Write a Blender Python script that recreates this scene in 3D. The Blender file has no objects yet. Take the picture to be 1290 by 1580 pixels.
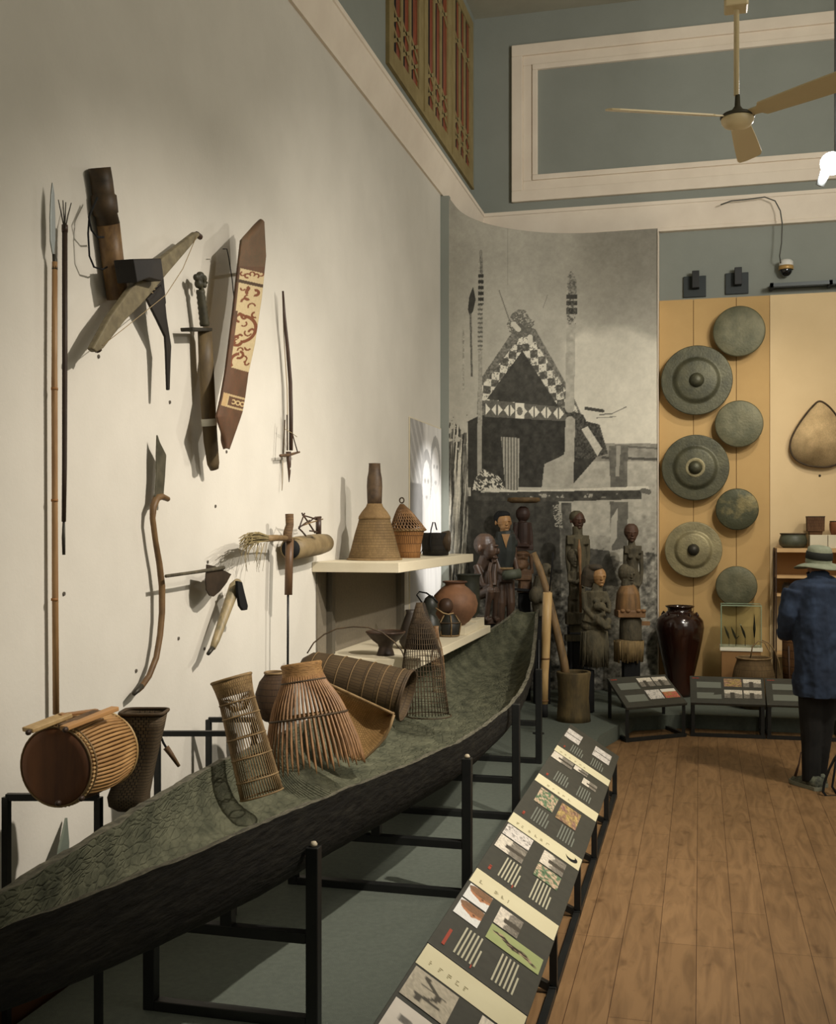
import bpy, math, random
import numpy as np
from mathutils import Vector, Matrix, noise

random.seed(7)
C = bpy.context.scene.collection
SC = bpy.context.scene

# ------------------------------------------------------------------ camera, world, light
F = 1700.0                       # focal length in pixels of the 1290 x 1580 frame
CAM_H = 1.75
YAW = math.atan(435 / F)
SA, CA = math.sin(YAW), math.cos(YAW)
cam_d = bpy.data.cameras.new('camera')
cam_d.sensor_fit = 'HORIZONTAL'
cam_d.sensor_width = 36.0
cam_d.lens = 36.0 * F / 1290
cam_d.shift_y = 23 / 1290
cam = bpy.data.objects.new('camera', cam_d)
cam.location = (0, 0, CAM_H)
cam.rotation_euler = (math.pi / 2, 0, YAW)
C.objects.link(cam)
SC.camera = cam
cam_d.clip_end = 100

world = bpy.data.worlds.new('world')
SC.world = world
world.use_nodes = True
world.node_tree.nodes['Background'].inputs[0].default_value = (0.86, 0.84, 0.68, 1)
world.node_tree.nodes['Background'].inputs[1].default_value = 0.20
SC.view_settings.view_transform = 'Standard'
SC.view_settings.look = 'None'
SC.view_settings.gamma = 1.0
SC.view_settings.use_curve_mapping = False
SC.view_settings.exposure = 0.35

def spot(name, loc, target, power, col, angle, blend=0.6, size=0.04):
    d = bpy.data.lights.new(name, 'SPOT')
    d.energy = power; d.color = col; d.spot_size = math.radians(angle); d.spot_blend = blend
    d.shadow_soft_size = size
    o = bpy.data.objects.new(name, d)
    o.location = loc
    o.rotation_euler = (Vector(target) - Vector(loc)).to_track_quat('-Z', 'Y').to_euler()
    C.objects.link(o)
    return o

WARM = (1.0, 0.915, 0.81)
spot('track_or_fill_spot', (1.35, 3.7, 4.3), (-2.2, 4.9, 0.45), 680, WARM, 73, 1.0)
spot('track_or_fill_spot', (1.35, 5.2, 3.45), (-2.2, 7.0, 1.7), 300, (1.0, 0.93, 0.83), 84, 1.0)
spot('track_or_fill_spot', (0.85, 7.9, 4.2), (-2.2, 9.15, 1.8), 900, (1.0, 0.99, 0.98), 18, 0.7, 0.03)
spot('track_or_fill_spot', (1.2, 7.2, 4.2), (-1.1, 10.9, 2.0), 225, (1.0, 0.95, 0.86), 66, 1.0)
spot('track_or_fill_spot', (1.1, 8.9, 4.6), (0.25, 11.2, 1.2), 95, (1.0, 0.90, 0.75), 76, 1.0, 0.05)
spot('track_or_fill_spot', (2.6, 7.4, 4.2), (1.7, 11.2, 1.6), 125, (1.0, 0.91, 0.76), 70, 1.0, 0.05)
spot('track_or_fill_spot', (2.3, 5.8, 4.6), (0.9, 6.8, 0.0), 370, (1.0, 0.91, 0.76), 84, 1.0, 0.2)
def soft(name, loc, target, power, col, sx, sy):
    d = bpy.data.lights.new(name, 'AREA'); d.shape = 'RECTANGLE'; d.size = sx; d.size_y = sy
    d.energy = power; d.color = col
    o = bpy.data.objects.new(name, d); o.location = loc
    o.rotation_euler = (Vector(target) - Vector(loc)).to_track_quat('-Z', 'Y').to_euler()
    C.objects.link(o)
soft('upper_wall_fill_light', (4.2, 3.0, 5.2), (-0.5, 9.5, 4.6), 90, (1.0, 0.93, 0.80), 2.5, 3.5)  # unseen fill lamp, added to lift the upper walls
spot('track_or_fill_spot', (2.3, 6.2, 4.4), (-0.4, 11.3, 5.7), 330, (1.0, 0.95, 0.86), 76, 1.0, 0.3)  # unseen fill spot added to brighten the upper back wall and cornice

# ------------------------------------------------------------------ pixel helpers
def at(px, py, D):
    u = (px - 645) / F
    return Vector((D * (-SA + CA * u), D * (CA + SA * u), CAM_H + (813 - py) / F * D))
def on_x(px, py, X):
    u = (px - 645) / F
    return at(px, py, X / (-SA + CA * u))
def on_y(px, py, Y):
    u = (px - 645) / F
    return at(px, py, Y / (CA + SA * u))
def on_z(px, py, Z):
    return at(px, py, F * (CAM_H - Z) / (py - 813))
WX = -2.25                       # face of the white wall
def wl(px, py, off=0.0):
    return on_x(px, py, WX + off)
RV = Vector((CA, SA, 0)); FV = Vector((-SA, CA, 0)); ZV = Vector((0, 0, 1))

# ------------------------------------------------------------------ materials
def srgb(r, g, b):
    f = lambda c: (c / 255 / 12.92) if c / 255 <= 0.04045 else ((c / 255 + 0.055) / 1.055) ** 2.4
    return (f(r), f(g), f(b))
MATS = {}
def mat(name, c, rough=0.7, c2=None, scale=8.0, stretch=(1, 1, 1), bump=0.0, bscale=None, metal=0.0, spec=0.3, detail=6, lo=.35, hi=.65, kind='noise'):
    if name in MATS: return MATS[name]
    m = bpy.data.materials.new(name); m.use_nodes = True
    nt = m.node_tree; N = nt.nodes; L = nt.links
    b = N['Principled BSDF']
    b.inputs['Roughness'].default_value = rough
    b.inputs['Metallic'].default_value = metal
    b.inputs['Specular IOR Level'].default_value = spec
    b.inputs['Base Color'].default_value = (*c, 1)
    if c2 is not None or bump:
        tc = N.new('ShaderNodeTexCoord'); mp = N.new('ShaderNodeMapping')
        mp.inputs['Scale'].default_value = stretch
        L.new(tc.outputs['Object'], mp.inputs['Vector'])
        if kind == 'wave':
            nz = N.new('ShaderNodeTexWave'); nz.inputs['Scale'].default_value = scale
            nz.inputs['Distortion'].default_value = 4; nz.inputs['Detail'].default_value = 3
        else:
            nz = N.new('ShaderNodeTexNoise'); nz.inputs['Scale'].default_value = scale
            nz.inputs['Detail'].default_value = detail
            nz.inputs['Roughness'].default_value = 0.6
        L.new(mp.outputs[0], nz.inputs['Vector'])
        fac = nz.outputs['Fac']
        if c2 is not None:
            r = N.new('ShaderNodeValToRGB')
            r.color_ramp.elements[0].position = lo; r.color_ramp.elements[0].color = (*c, 1)
            r.color_ramp.elements[1].position = hi; r.color_ramp.elements[1].color = (*c2, 1)
            L.new(fac, r.inputs[0]); L.new(r.outputs[0], b.inputs['Base Color'])
        if bump:
            bp = N.new('ShaderNodeBump'); bp.inputs['Strength'].default_value = bump
            bp.inputs['Distance'].default_value = 0.01
            src = fac
            if bscale:
                n2 = N.new('ShaderNodeTexNoise'); n2.inputs['Scale'].default_value = bscale
                n2.inputs['Detail'].default_value = 5
                L.new(mp.outputs[0], n2.inputs['Vector']); src = n2.outputs['Fac']
            L.new(src, bp.inputs['Height']); L.new(bp.outputs[0], b.inputs['Normal'])
    MATS[name] = m
    return m

def weave(name, c, c2, sx=90, sz=90, bump=0.6, rough=0.75):
    """woven strips: two crossed square waves driven by the mesh UVs"""
    if name in MATS: return MATS[name]
    m = bpy.data.materials.new(name); m.use_nodes = True
    nt = m.node_tree; N = nt.nodes; L = nt.links; b = N['Principled BSDF']
    b.inputs['Roughness'].default_value = rough; b.inputs['Specular IOR Level'].default_value = 0.25
    uv = N.new('ShaderNodeUVMap')
    ck = N.new('ShaderNodeTexBrick')
    ck.inputs['Scale'].default_value = 1.0
    ck.inputs['Brick Width'].default_value = 1.0 / sx; ck.inputs['Row Height'].default_value = 1.0 / sz
    ck.inputs['Mortar Size'].default_value = 0.12 / max(sx, sz); ck.inputs['Mortar Smooth'].default_value = 0.6
    ck.inputs['Color1'].default_value = (*c, 1); ck.inputs['Color2'].default_value = (*[x * .8 for x in c], 1)
    ck.inputs['Mortar'].default_value = (*c2, 1)
    L.new(uv.outputs[0], ck.inputs['Vector'])
    tc = N.new('ShaderNodeTexCoord'); nz = N.new('ShaderNodeTexNoise'); nz.inputs['Scale'].default_value = 9
    L.new(tc.outputs['Object'], nz.inputs['Vector'])
    mx = N.new('ShaderNodeMix'); mx.data_type = 'RGBA'; mx.blend_type = 'MULTIPLY'
    mx.inputs[0].default_value = 0.6
    r = N.new('ShaderNodeValToRGB'); r.color_ramp.elements[0].position = .3; r.color_ramp.elements[0].color = (.45, .42, .38, 1)
    r.color_ramp.elements[1].position = .7
    L.new(nz.outputs['Fac'], r.inputs[0]); L.new(ck.outputs['Color'], mx.inputs[6]); L.new(r.outputs[0], mx.inputs[7])
    L.new(mx.outputs[2], b.inputs['Base Color'])
    bp = N.new('ShaderNodeBump'); bp.inputs['Strength'].default_value = bump; bp.inputs['Distance'].default_value = 0.004
    bp.invert = True
    L.new(ck.outputs['Fac'], bp.inputs['Height']); L.new(bp.outputs[0], b.inputs['Normal'])
    MATS[name] = m
    return m

def painted(name, rough=0.6, spec=0.2):
    if name in MATS: return MATS[name]
    m = bpy.data.materials.new(name); m.use_nodes = True
    nt = m.node_tree; N = nt.nodes; L = nt.links; b = N['Principled BSDF']
    a = N.new('ShaderNodeAttribute'); a.attribute_name = 'paint'
    b.inputs['Roughness'].default_value = rough; b.inputs['Specular IOR Level'].default_value = spec
    L.new(a.outputs['Color'], b.inputs['Base Color'])
    MATS[name] = m
    return m

def emit(name, c, s):
    m = bpy.data.materials.new(name); m.use_nodes = True
    b = m.node_tree.nodes['Principled BSDF']
    b.inputs['Emission Color'].default_value = (*c, 1); b.inputs['Emission Strength'].default_value = s
    return m

M_white = mat('white_wall_paint', srgb(210, 205, 193), .85, srgb(203, 198, 186), 2.0, bump=.08, bscale=60)
M_grey = mat('grey_blue_wall_paint', srgb(142, 146, 138), .85, srgb(136, 140, 132), 1.5, bump=.08, bscale=60)
M_trim = mat('off_white_plaster', srgb(232, 220, 202), .8, srgb(224, 211, 193), 3, bump=.05, bscale=40)
M_ceil = mat('ceiling_paint', srgb(168, 165, 148), .9, srgb(160, 157, 140), 2)
M_platform = mat('grey_carpet', srgb(96, 102, 92), .95, srgb(88, 94, 85), 40, bump=.4, bscale=300)
M_black = mat('black_metal', srgb(22, 23, 22), .45, srgb(30, 31, 29), 12, spec=.4)
M_blackm = mat('matt_black', srgb(18, 18, 18), .8)
M_skirt = mat('brown_skirting', srgb(110, 74, 46), .6, srgb(84, 54, 34), 6, (1, .2, 1))
M_shelf = mat('cream_board', srgb(218, 208, 182), .6, srgb(208, 197, 170), 5, (1, .3, 1))
M_orange = mat('ochre_board', srgb(194, 160, 106), .75, srgb(187, 153, 100), 2.5)
M_peach = mat('pale_ochre_board', srgb(222, 196, 152), .75, srgb(216, 190, 146), 2.5)
def cracked(name, c, c2, sx, sy, depth, vs):
    m = mat(name, c, .9, c2, 9, (1.6, 1, 1), spec=.12, lo=.3, hi=.75)
    nt = m.node_tree; N = nt.nodes; L = nt.links; b = N['Principled BSDF']
    tc = N.new('ShaderNodeTexCoord'); mp = N.new('ShaderNodeMapping'); mp.inputs['Scale'].default_value = (sx, sy, 6.0)
    mp.inputs['Rotation'].default_value = (0, 0, 0)
    L.new(tc.outputs['Object'], mp.inputs[0])
    nz = N.new('ShaderNodeTexNoise'); nz.inputs['Scale'].default_value = 2.2; nz.inputs['Detail'].default_value = 4
    L.new(mp.outputs[0], nz.inputs['Vector'])
    ad = N.new('ShaderNodeMix'); ad.data_type = 'RGBA'; ad.blend_type = 'ADD'; ad.inputs[0].default_value = .28
    L.new(mp.outputs[0], ad.inputs[6]); L.new(nz.outputs['Color'], ad.inputs[7])
    vo = N.new('ShaderNodeTexVoronoi'); vo.feature = 'DISTANCE_TO_EDGE'; vo.inputs['Scale'].default_value = vs
    L.new(ad.outputs[2], vo.inputs['Vector'])
    r = N.new('ShaderNodeValToRGB'); r.color_ramp.elements[0].position = 0.0; r.color_ramp.elements[1].position = .16
    L.new(vo.outputs['Distance'], r.inputs[0])
    n2 = N.new('ShaderNodeTexNoise'); n2.inputs['Scale'].default_value = 7; n2.inputs['Detail'].default_value = 7
    L.new(mp.outputs[0], n2.inputs['Vector'])
    mm = N.new('ShaderNodeMath'); mm.operation = 'MULTIPLY_ADD'; mm.inputs[1].default_value = 1.6
    L.new(n2.outputs['Fac'], mm.inputs[0]); L.new(r.outputs[0], mm.inputs[2])
    bp = N.new('ShaderNodeBump'); bp.inputs['Strength'].default_value = .65; bp.inputs['Distance'].default_value = depth
    L.new(mm.outputs[0], bp.inputs['Height']); L.new(bp.outputs[0], b.inputs['Normal'])
    return m
M_boat_in = cracked('weathered_hull_inside', srgb(60, 62, 50), srgb(106, 106, 86), 2.6, 1.6, .006, 9)
M_boat_out = mat('dark_hull_wood', srgb(17, 16, 13), .8, srgb(38, 36, 29), 14, (2, .6, 3), bump=1.0, bscale=16, spec=.2, lo=.42, hi=.8)
M_boat_rim = mat('worn_rim_wood', srgb(66, 64, 53), .85, srgb(106, 102, 86), 26, (2, .5, 2), bump=.9, bscale=40)
M_bamboo = mat('bamboo', srgb(160, 126, 84), .5, srgb(132, 98, 62), 7, (6, 6, .8), spec=.4)
M_bamboo_l = mat('pale_bamboo', srgb(192, 162, 112), .5, srgb(170, 138, 90), 7, (5, 5, .8), spec=.4)
M_cane = mat('cane', srgb(144, 120, 84), .65, srgb(108, 86, 56), 14)
M_cane_d = mat('dark_cane', srgb(80, 64, 44), .7, srgb(52, 42, 30), 14)
M_dkwood = mat('dark_wood', srgb(48, 34, 26), .5, srgb(70, 50, 36), 8, (2, 2, .6), bump=.3, spec=.4)
M_wood = mat('old_wood', srgb(112, 86, 58), .65, srgb(78, 58, 40), 9, (3, 3, .6), bump=.4)
M_brass = mat('antique_bronze', srgb(78, 78, 62), .5, srgb(106, 104, 84), 5, bump=.25, bscale=50, metal=.45, spec=.5)
M_brass_l = mat('pale_bronze', srgb(122, 114, 84), .5, srgb(150, 140, 104), 7, bump=.3, bscale=60, metal=.4, spec=.5)
M_iron = mat('dark_iron', srgb(52, 50, 44), .5, srgb(72, 68, 58), 14, metal=.5)
M_steel = mat('steel', srgb(150, 154, 150), .5, metal=.75)
M_string = mat('string', srgb(150, 132, 100), .9)
M_panel = mat('dark_print', srgb(56, 56, 50), .5, srgb(62, 62, 55), 30, spec=.35)
M_cream = mat('cream_print', srgb(208, 201, 168), .5, srgb(202, 194, 160), 4, spec=.3)
M_text = mat('pale_text', srgb(176, 172, 148), .5)
M_textd = mat('dim_text', srgb(112, 116, 106), .5)
M_red = mat('red_text', srgb(150, 64, 48), .5)
M_inktext = mat('ink_text', srgb(140, 130, 92), .5)
M_fan = mat('cream_enamel', srgb(206, 188, 146), .35, spec=.5)
M_stone = mat('weathered_wood_grey', srgb(92, 84, 66), .85, srgb(66, 62, 50), 14, (2, 2, .7), bump=.6, bscale=40)
M_stone2 = mat('mossy_wood', srgb(70, 66, 52), .85, srgb(94, 86, 66), 12, (2, 2, .7), bump=.6, bscale=40)
M_sred = mat('red_brown_wood', srgb(80, 60, 46), .45, srgb(56, 42, 33), 8, (2, 2, .6), bump=.25, spec=.45)
M_face = mat('ochre_face_wood', srgb(160, 122, 78), .5, srgb(130, 96, 62), 9, spec=.35)
M_oldface = mat('tan_carved_wood', srgb(140, 104, 68), .6, srgb(104, 78, 54), 10, bump=.3)

# ------------------------------------------------------------------ mesh builder
def wloc(o):
    v = Vector((0, 0, 0))
    while o is not None:
        v = v + o.location; o = o.parent
    return v
class MB:
    def __init__(s): s.v = []; s.f = []; s.m = []; s.sm = []; s.uv = []
    def add(s, vs, fs, mi=0, smooth=True, uvs=None):
        k = len(s.v); s.v += [tuple(v) for v in vs]
        for i, f in enumerate(fs):
            s.f.append([a + k for a in f]); s.m.append(mi); s.sm.append(smooth)
            s.uv.append(uvs[i] if uvs else None)
        return s
    def hull8(s, p, mi=0):       # p: 8 corners, bottom loop 0-3 then top loop 4-7
        return s.add(p, [(3, 2, 1, 0), (4, 5, 6, 7), (0, 1, 5, 4), (1, 2, 6, 5), (2, 3, 7, 6), (3, 0, 4, 7)], mi, False)
    def box(s, x0, x1, y0, y1, z0, z1, mi=0):
        return s.hull8([(x0, y0, z0), (x1, y0, z0), (x1, y1, z0), (x0, y1, z0), (x0, y0, z1), (x1, y0, z1), (x1, y1, z1), (x0, y1, z1)], mi)
    def bar(s, a, b, w, h=None, mi=0, up=None):
        a, b = Vector(a), Vector(b); h = h or w
        d = (b - a).normalized()
        up = Vector(up) if up else (ZV if abs(d.z) < .9 else Vector((0, 1, 0)))
        r = d.cross(up).normalized() * w / 2; t = r.cross(d).normalized() * h / 2
        p = [a - r - t, a + r - t, a + r + t, a - r + t, b - r - t, b + r - t, b + r + t, b - r + t]
        return s.add(p, [(0, 1, 2, 3), (7, 6, 5, 4), (4, 5, 1, 0), (5, 6, 2, 1), (6, 7, 3, 2), (7, 4, 0, 3)], mi, False)
    def tube(s, pts, r, seg=8, mi=0, cap=True, sq=None, closed=False):
        pts = [Vector(p) for p in pts]; n = len(pts)
        if not isinstance(r, (list, tuple)): r = [r] * n
        vs = []; prev = None
        for i, p in enumerate(pts):
            if closed: d = (pts[(i + 1) % n] - pts[i - 1]).normalized()
            else: d = (pts[min(i + 1, n - 1)] - pts[max(i - 1, 0)]).normalized()
            if prev is None:
                a = d.orthogonal().normalized()
            else:
                a = (prev - d * prev.dot(d)).normalized()
            prev = a; b = d.cross(a)
            for k in range(seg):
                t = 2 * math.pi * k / seg
                q = (1, 1) if sq is None else sq
                vs.append(p + (a * math.cos(t) * q[0] + b * math.sin(t) * q[1]) * r[i])
        fs = []; uvs = []
        for i in range(n if closed else n - 1):
            j = (i + 1) % n
            for k in range(seg):
                l = (k + 1) % seg
                fs.append((i * seg + k, i * seg + l, j * seg + l, j * seg + k))
                uvs.append([(k / seg, i / n), ((k + 1) / seg, i / n), ((k + 1) / seg, (i + 1) / n), (k / seg, (i + 1) / n)])
        if cap and not closed:
            fs.append(tuple(range(seg - 1, -1, -1))); uvs.append(None)
            fs.append(tuple((n - 1) * seg + k for k in range(seg))); uvs.append(None)
        return s.add(vs, fs, mi, True, uvs)
    def loft(s, rings, mi=0, cap=True, smooth=True):
        n = len(rings); seg = len(rings[0]); vs = [p for r in rings for p in r]; fs = []; uvs = []
        for i in range(n - 1):
            for k in range(seg):
                l = (k + 1) % seg
                fs.append((i * seg + k, i * seg + l, (i + 1) * seg + l, (i + 1) * seg + k))
                uvs.append([(k / seg, i / (n - 1)), ((k + 1) / seg, i / (n - 1)), ((k + 1) / seg, (i + 1) / (n - 1)), (k / seg, (i + 1) / (n - 1))])
        if cap:
            fs.append(tuple(range(seg - 1, -1, -1))); uvs.append(None)
            fs.append(tuple((n - 1) * seg + k for k in range(seg))); uvs.append(None)
        return s.add(vs, fs, mi, smooth, uvs)
    def lathe(s, prof, o=(0, 0, 0), axis=(0, 0, 1), seg=32, mi=0, cap=True, sx=1.0, sy=1.0):
        """prof: (r, h) along the axis"""
        o = Vector(o); ax = Vector(axis).normalized()
        a = Vector((1, 0, 0)) if abs(ax.x) < .9 else Vector((0, 1, 0))
        a = (a - ax * a.dot(ax)).normalized(); b = ax.cross(a)
        return s.loft([[o + ax * h + (a * math.cos(2 * math.pi * k / seg) * sx + b * math.sin(2 * math.pi * k / seg) * sy) * max(r, 1e-4) for k in range(seg)] for r, h in prof], mi, cap)
    def ell(s, c, r, rot=None, seg=16, mi=0):
        c = Vector(c); rings = []
        n = max(6, seg // 2)
        for i in range(1, n):
            t = math.pi * i / n
            ring = []
            for k in range(seg):
                p = 2 * math.pi * k / seg
                v = Vector((r[0] * math.sin(t) * math.cos(p), r[1] * math.sin(t) * math.sin(p), -r[2] * math.cos(t)))
                if rot: v = rot @ v
                ring.append(c + v)
            rings.append(ring)
        return s.loft(rings, mi, True)
    def prism(s, outline, d, mi=0, smooth=False):
        """closed outline of 3D points pushed along vector d"""
        n = len(outline); d = Vector(d)
        o = [Vector(p) for p in outline]
        vs = o + [p + d for p in o]
        fs = [tuple(range(n)), tuple(range(2 * n - 1, n - 1, -1))]
        for i in range(n):
            j = (i + 1) % n
            fs.append((j, i, n + i, n + j))
        return s.add(vs, fs, mi, smooth)
    def build(s, name, mats, parent=None, tagd=None, bevel=0, local=False, uv=True, recalc=True):
        if not isinstance(mats, (list, tuple)): mats = [mats]
        if parent is not None:
            o3 = Vector((0, 0, 0)) if local else wloc(parent)
        elif local: o3 = Vector((0, 0, 0))
        else:
            A = np.array(s.v); lo = A.min(0); hi = A.max(0)
            o3 = Vector(((lo[0] + hi[0]) / 2, (lo[1] + hi[1]) / 2, lo[2]))
        me = bpy.data.meshes.new(name)
        me.from_pydata([(v[0] - o3[0], v[1] - o3[1], v[2] - o3[2]) for v in s.v], [], s.f)
        for m in mats: me.materials.append(m)
        me.polygons.foreach_set('material_index', s.m)
        me.polygons.foreach_set('use_smooth', s.sm)
        ul = me.uv_layers.new(name='UVMap')
        for p, uvs in zip(me.polygons, s.uv):
            if uvs:
                for li, q in zip(p.loop_indices, uvs): ul.data[li].uv = q
        if recalc:
            import bmesh
            bm = bmesh.new(); bm.from_mesh(me); bmesh.ops.recalc_face_normals(bm, faces=bm.faces); bm.to_mesh(me); bm.free()
        me.update()
        o = bpy.data.objects.new(name, me); C.objects.link(o)
        if parent is not None: o.parent = parent
        else: o.location = o3
        if bevel:
            b = o.modifiers.new('bevel', 'BEVEL'); b.width = bevel; b.segments = 2; b.limit_method = 'ANGLE'
        return o

def thing(name, label, cat, loc=(0, 0, 0), rotz=0, group=None):
    o = bpy.data.objects.new(name, None); C.objects.link(o)
    o.empty_display_size = .05
    o.location = loc; o.rotation_euler = (0, 0, rotz)
    o['label'] = label; o['category'] = cat
    if group: o['group'] = group
    return o
def tag(o, label, cat, group=None):
    o['label'] = label; o['category'] = cat
    if group: o['group'] = group
    return o
def struct(o):
    o['kind'] = 'structure'; return o
def remesh(o, voxel=.008, sm=3):
    r = o.modifiers.new('remesh', 'REMESH'); r.mode = 'VOXEL'; r.voxel_size = voxel; r.use_smooth_shade = True
    if sm:
        k = o.modifiers.new('smooth', 'SMOOTH'); k.factor = .5; k.iterations = sm
    return o

# numpy painting -----------------------------------------------------------------
RNG = np.random.RandomState(3)
def vnoise(x, y, seed=0):
    r = np.random.RandomState(seed).rand(257, 257)
    xi = np.floor(x).astype(int); yi = np.floor(y).astype(int); fx = x - xi; fy = y - yi
    fx = fx * fx * (3 - 2 * fx); fy = fy * fy * (3 - 2 * fy)
    g = lambda a, b: r[a % 256, b % 256]
    return (g(xi, yi) * (1 - fx) + g(xi + 1, yi) * fx) * (1 - fy) + (g(xi, yi + 1) * (1 - fx) + g(xi + 1, yi + 1) * fx) * fy
def fbm(x, y, seed=0, o=4):
    t = 0; a = .5
    for i in range(o):
        t = t + a * vnoise(x * 2 ** i, y * 2 ** i, seed + i); a *= .5
    return t / (1 - .5 ** o)
def inpoly(x, y, poly):
    c = np.zeros(x.shape, bool); n = len(poly)
    for i in range(n):
        x1, y1 = poly[i]; x2, y2 = poly[(i + 1) % n]
        if y1 == y2: continue
        k = ((y1 > y) != (y2 > y)) & (x < (x2 - x1) * (y - y1) / (y2 - y1) + x1)
        c ^= k
    return c
def lin(c):
    c = np.clip(c, 0, 255) / 255.0
    return np.where(c <= .04045, c / 12.92, ((c + .055) / 1.055) ** 2.4)

def grid_mesh(name, P, colors, mat_, parent=None, thick=0, flip=False):
    """P: (ny,nx,3) world points, colors (ny,nx,3) sRGB 0-255"""
    ny, nx = P.shape[:2]
    o3 = wloc(parent) if parent else Vector(P.reshape(-1, 3).mean(0))
    V = P.reshape(-1, 3) - np.array(o3)
    idx = np.arange(ny * nx).reshape(ny, nx)
    q = np.stack([idx[:-1, :-1], idx[:-1, 1:], idx[1:, 1:], idx[1:, :-1]], -1).reshape(-1, 4)
    if flip: q = q[:, ::-1]
    me = bpy.data.meshes.new(name); me.from_pydata(V.tolist(), [], q.tolist())
    me.materials.append(mat_)
    ca = me.color_attributes.new('paint', 'FLOAT_COLOR', 'POINT')
    col = np.ones((ny * nx, 4), np.float32); col[:, :3] = lin(colors.reshape(-1, 3))
    ca.data.foreach_set('color', col.ravel())
    me.polygons.foreach_set('use_smooth', [True] * len(me.polygons))
    o = bpy.data.objects.new(name, me); C.objects.link(o)
    if parent: o.parent = parent
    else: o.location = o3
    if thick:
        s = o.modifiers.new('solid', 'SOLIDIFY'); s.thickness = thick; s.offset = -1
    return o

# ------------------------------------------------------------------ SETTING
def plank_material():
    m = bpy.data.materials.new('wood_plank_floor'); m.use_nodes = True
    nt = m.node_tree; N = nt.nodes; L = nt.links; b = N['Principled BSDF']
    tc = N.new('ShaderNodeTexCoord'); mp = N.new('ShaderNodeMapping'); mp.inputs['Rotation'].default_value = (0, 0, math.pi / 2)
    L.new(tc.outputs['Object'], mp.inputs[0])
    br = N.new('ShaderNodeTexBrick'); br.inputs['Scale'].default_value = 1
    br.inputs['Brick Width'].default_value = 1.22; br.inputs['Row Height'].default_value = .152
    br.inputs['Mortar Size'].default_value = .0016; br.inputs['Mortar Smooth'].default_value = .3
    br.offset = .37; br.offset_frequency = 3
    br.inputs['Color1'].default_value = (*srgb(138, 109, 76), 1); br.inputs['Color2'].default_value = (*srgb(130, 102, 70), 1)
    br.inputs['Mortar'].default_value = (*srgb(74, 50, 30), 1)
    L.new(mp.outputs[0], br.inputs['Vector'])
    m2 = N.new('ShaderNodeMapping'); m2.inputs['Scale'].default_value = (6, .9, 1)
    L.new(tc.outputs['Object'], m2.inputs[0])
    nz = N.new('ShaderNodeTexNoise'); nz.inputs['Scale'].default_value = 2.6; nz.inputs['Detail'].default_value = 9; nz.inputs['Distortion'].default_value = 1.6
    L.new(m2.outputs[0], nz.inputs['Vector'])
    r = N.new('ShaderNodeValToRGB'); r.color_ramp.elements[0].position = .3; r.color_ramp.elements[0].color = (.55, .50, .44, 1)
    r.color_ramp.elements[1].position = .62; r.color_ramp.elements[1].color = (1.08, 1.04, .98, 1)
    L.new(nz.outputs['Fac'], r.inputs[0])
    n3 = N.new('ShaderNodeTexNoise'); n3.inputs['Scale'].default_value = 9; n3.inputs['Detail'].default_value = 3
    m3 = N.new('ShaderNodeMapping'); m3.inputs['Scale'].default_value = (1.2, .8, 1); L.new(tc.outputs['Object'], m3.inputs[0]); L.new(m3.outputs[0], n3.inputs['Vector'])
    r3 = N.new('ShaderNodeValToRGB'); r3.color_ramp.elements[0].position = .27; r3.color_ramp.elements[0].color = (.5, .45, .4, 1); r3.color_ramp.elements[1].position = .38
    L.new(n3.outputs['Fac'], r3.inputs[0])
    x = N.new('ShaderNodeMix'); x.data_type = 'RGBA'; x.blend_type = 'MULTIPLY'; x.inputs[0].default_value = .75
    L.new(br.outputs['Color'], x.inputs[6]); L.new(r.outputs[0], x.inputs[7])
    x2 = N.new('ShaderNodeMix'); x2.data_type = 'RGBA'; x2.blend_type = 'MULTIPLY'; x2.inputs[0].default_value = .6
    L.new(x.outputs[2], x2.inputs[6]); L.new(r3.outputs[0], x2.inputs[7])
    L.new(x2.outputs[2], b.inputs['Base Color'])
    b.inputs['Roughness'].default_value = .5; b.inputs['Specular IOR Level'].default_value = .3
    bp = N.new('ShaderNodeBump'); bp.inputs['Strength'].default_value = .3; bp.inputs['Distance'].default_value = .003; bp.invert = True
    L.new(br.outputs['Fac'], bp.inputs['Height']); L.new(bp.outputs[0], b.inputs['Normal'])
    return m
M_floor = plank_material()
PZ = .12                         # top of the low carpeted platform
ZC = 7.1
BY = 11.4
struct(MB().box(-2.4, 4.5, -2.0, 11.5, -.1, 0).build('floor', M_floor))
pl = [(-2.17, -1.5), (-.76, -1.5), (-.76, 8.7), (-.55, 9.62), (-.1, 9.86), (4.4, 9.86), (4.4, BY), (-2.17, BY)]
struct(MB().prism([(x, y, 0.001) for x, y in pl], (0, 0, PZ)).build('floor_platform', M_platform))
struct(MB().box(-2.45, -2.3, -2.0, 11.55, 0, ZC).build('wall_left', M_grey))
struct(MB().box(-2.3, 4.5, BY, BY + .15, 0, ZC).build('wall_back', M_grey))
struct(MB().box(-2.45, 4.5, -2.0, 11.55, ZC, ZC + .1).build('ceiling', M_ceil))
struct(MB().box(-2.3, WX, -2.0, 9.6, .02, 4.76).build('wall_left_panel', M_white))
struct(MB().box(-2.298, -2.172, 9.602, 9.66, PZ, 4.71).build('trim_4', M_grey))
struct(MB().box(WX, WX + .03, -2.0, 9.55, .0, .24).build('baseboard_left', M_skirt, bevel=.004))
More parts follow.
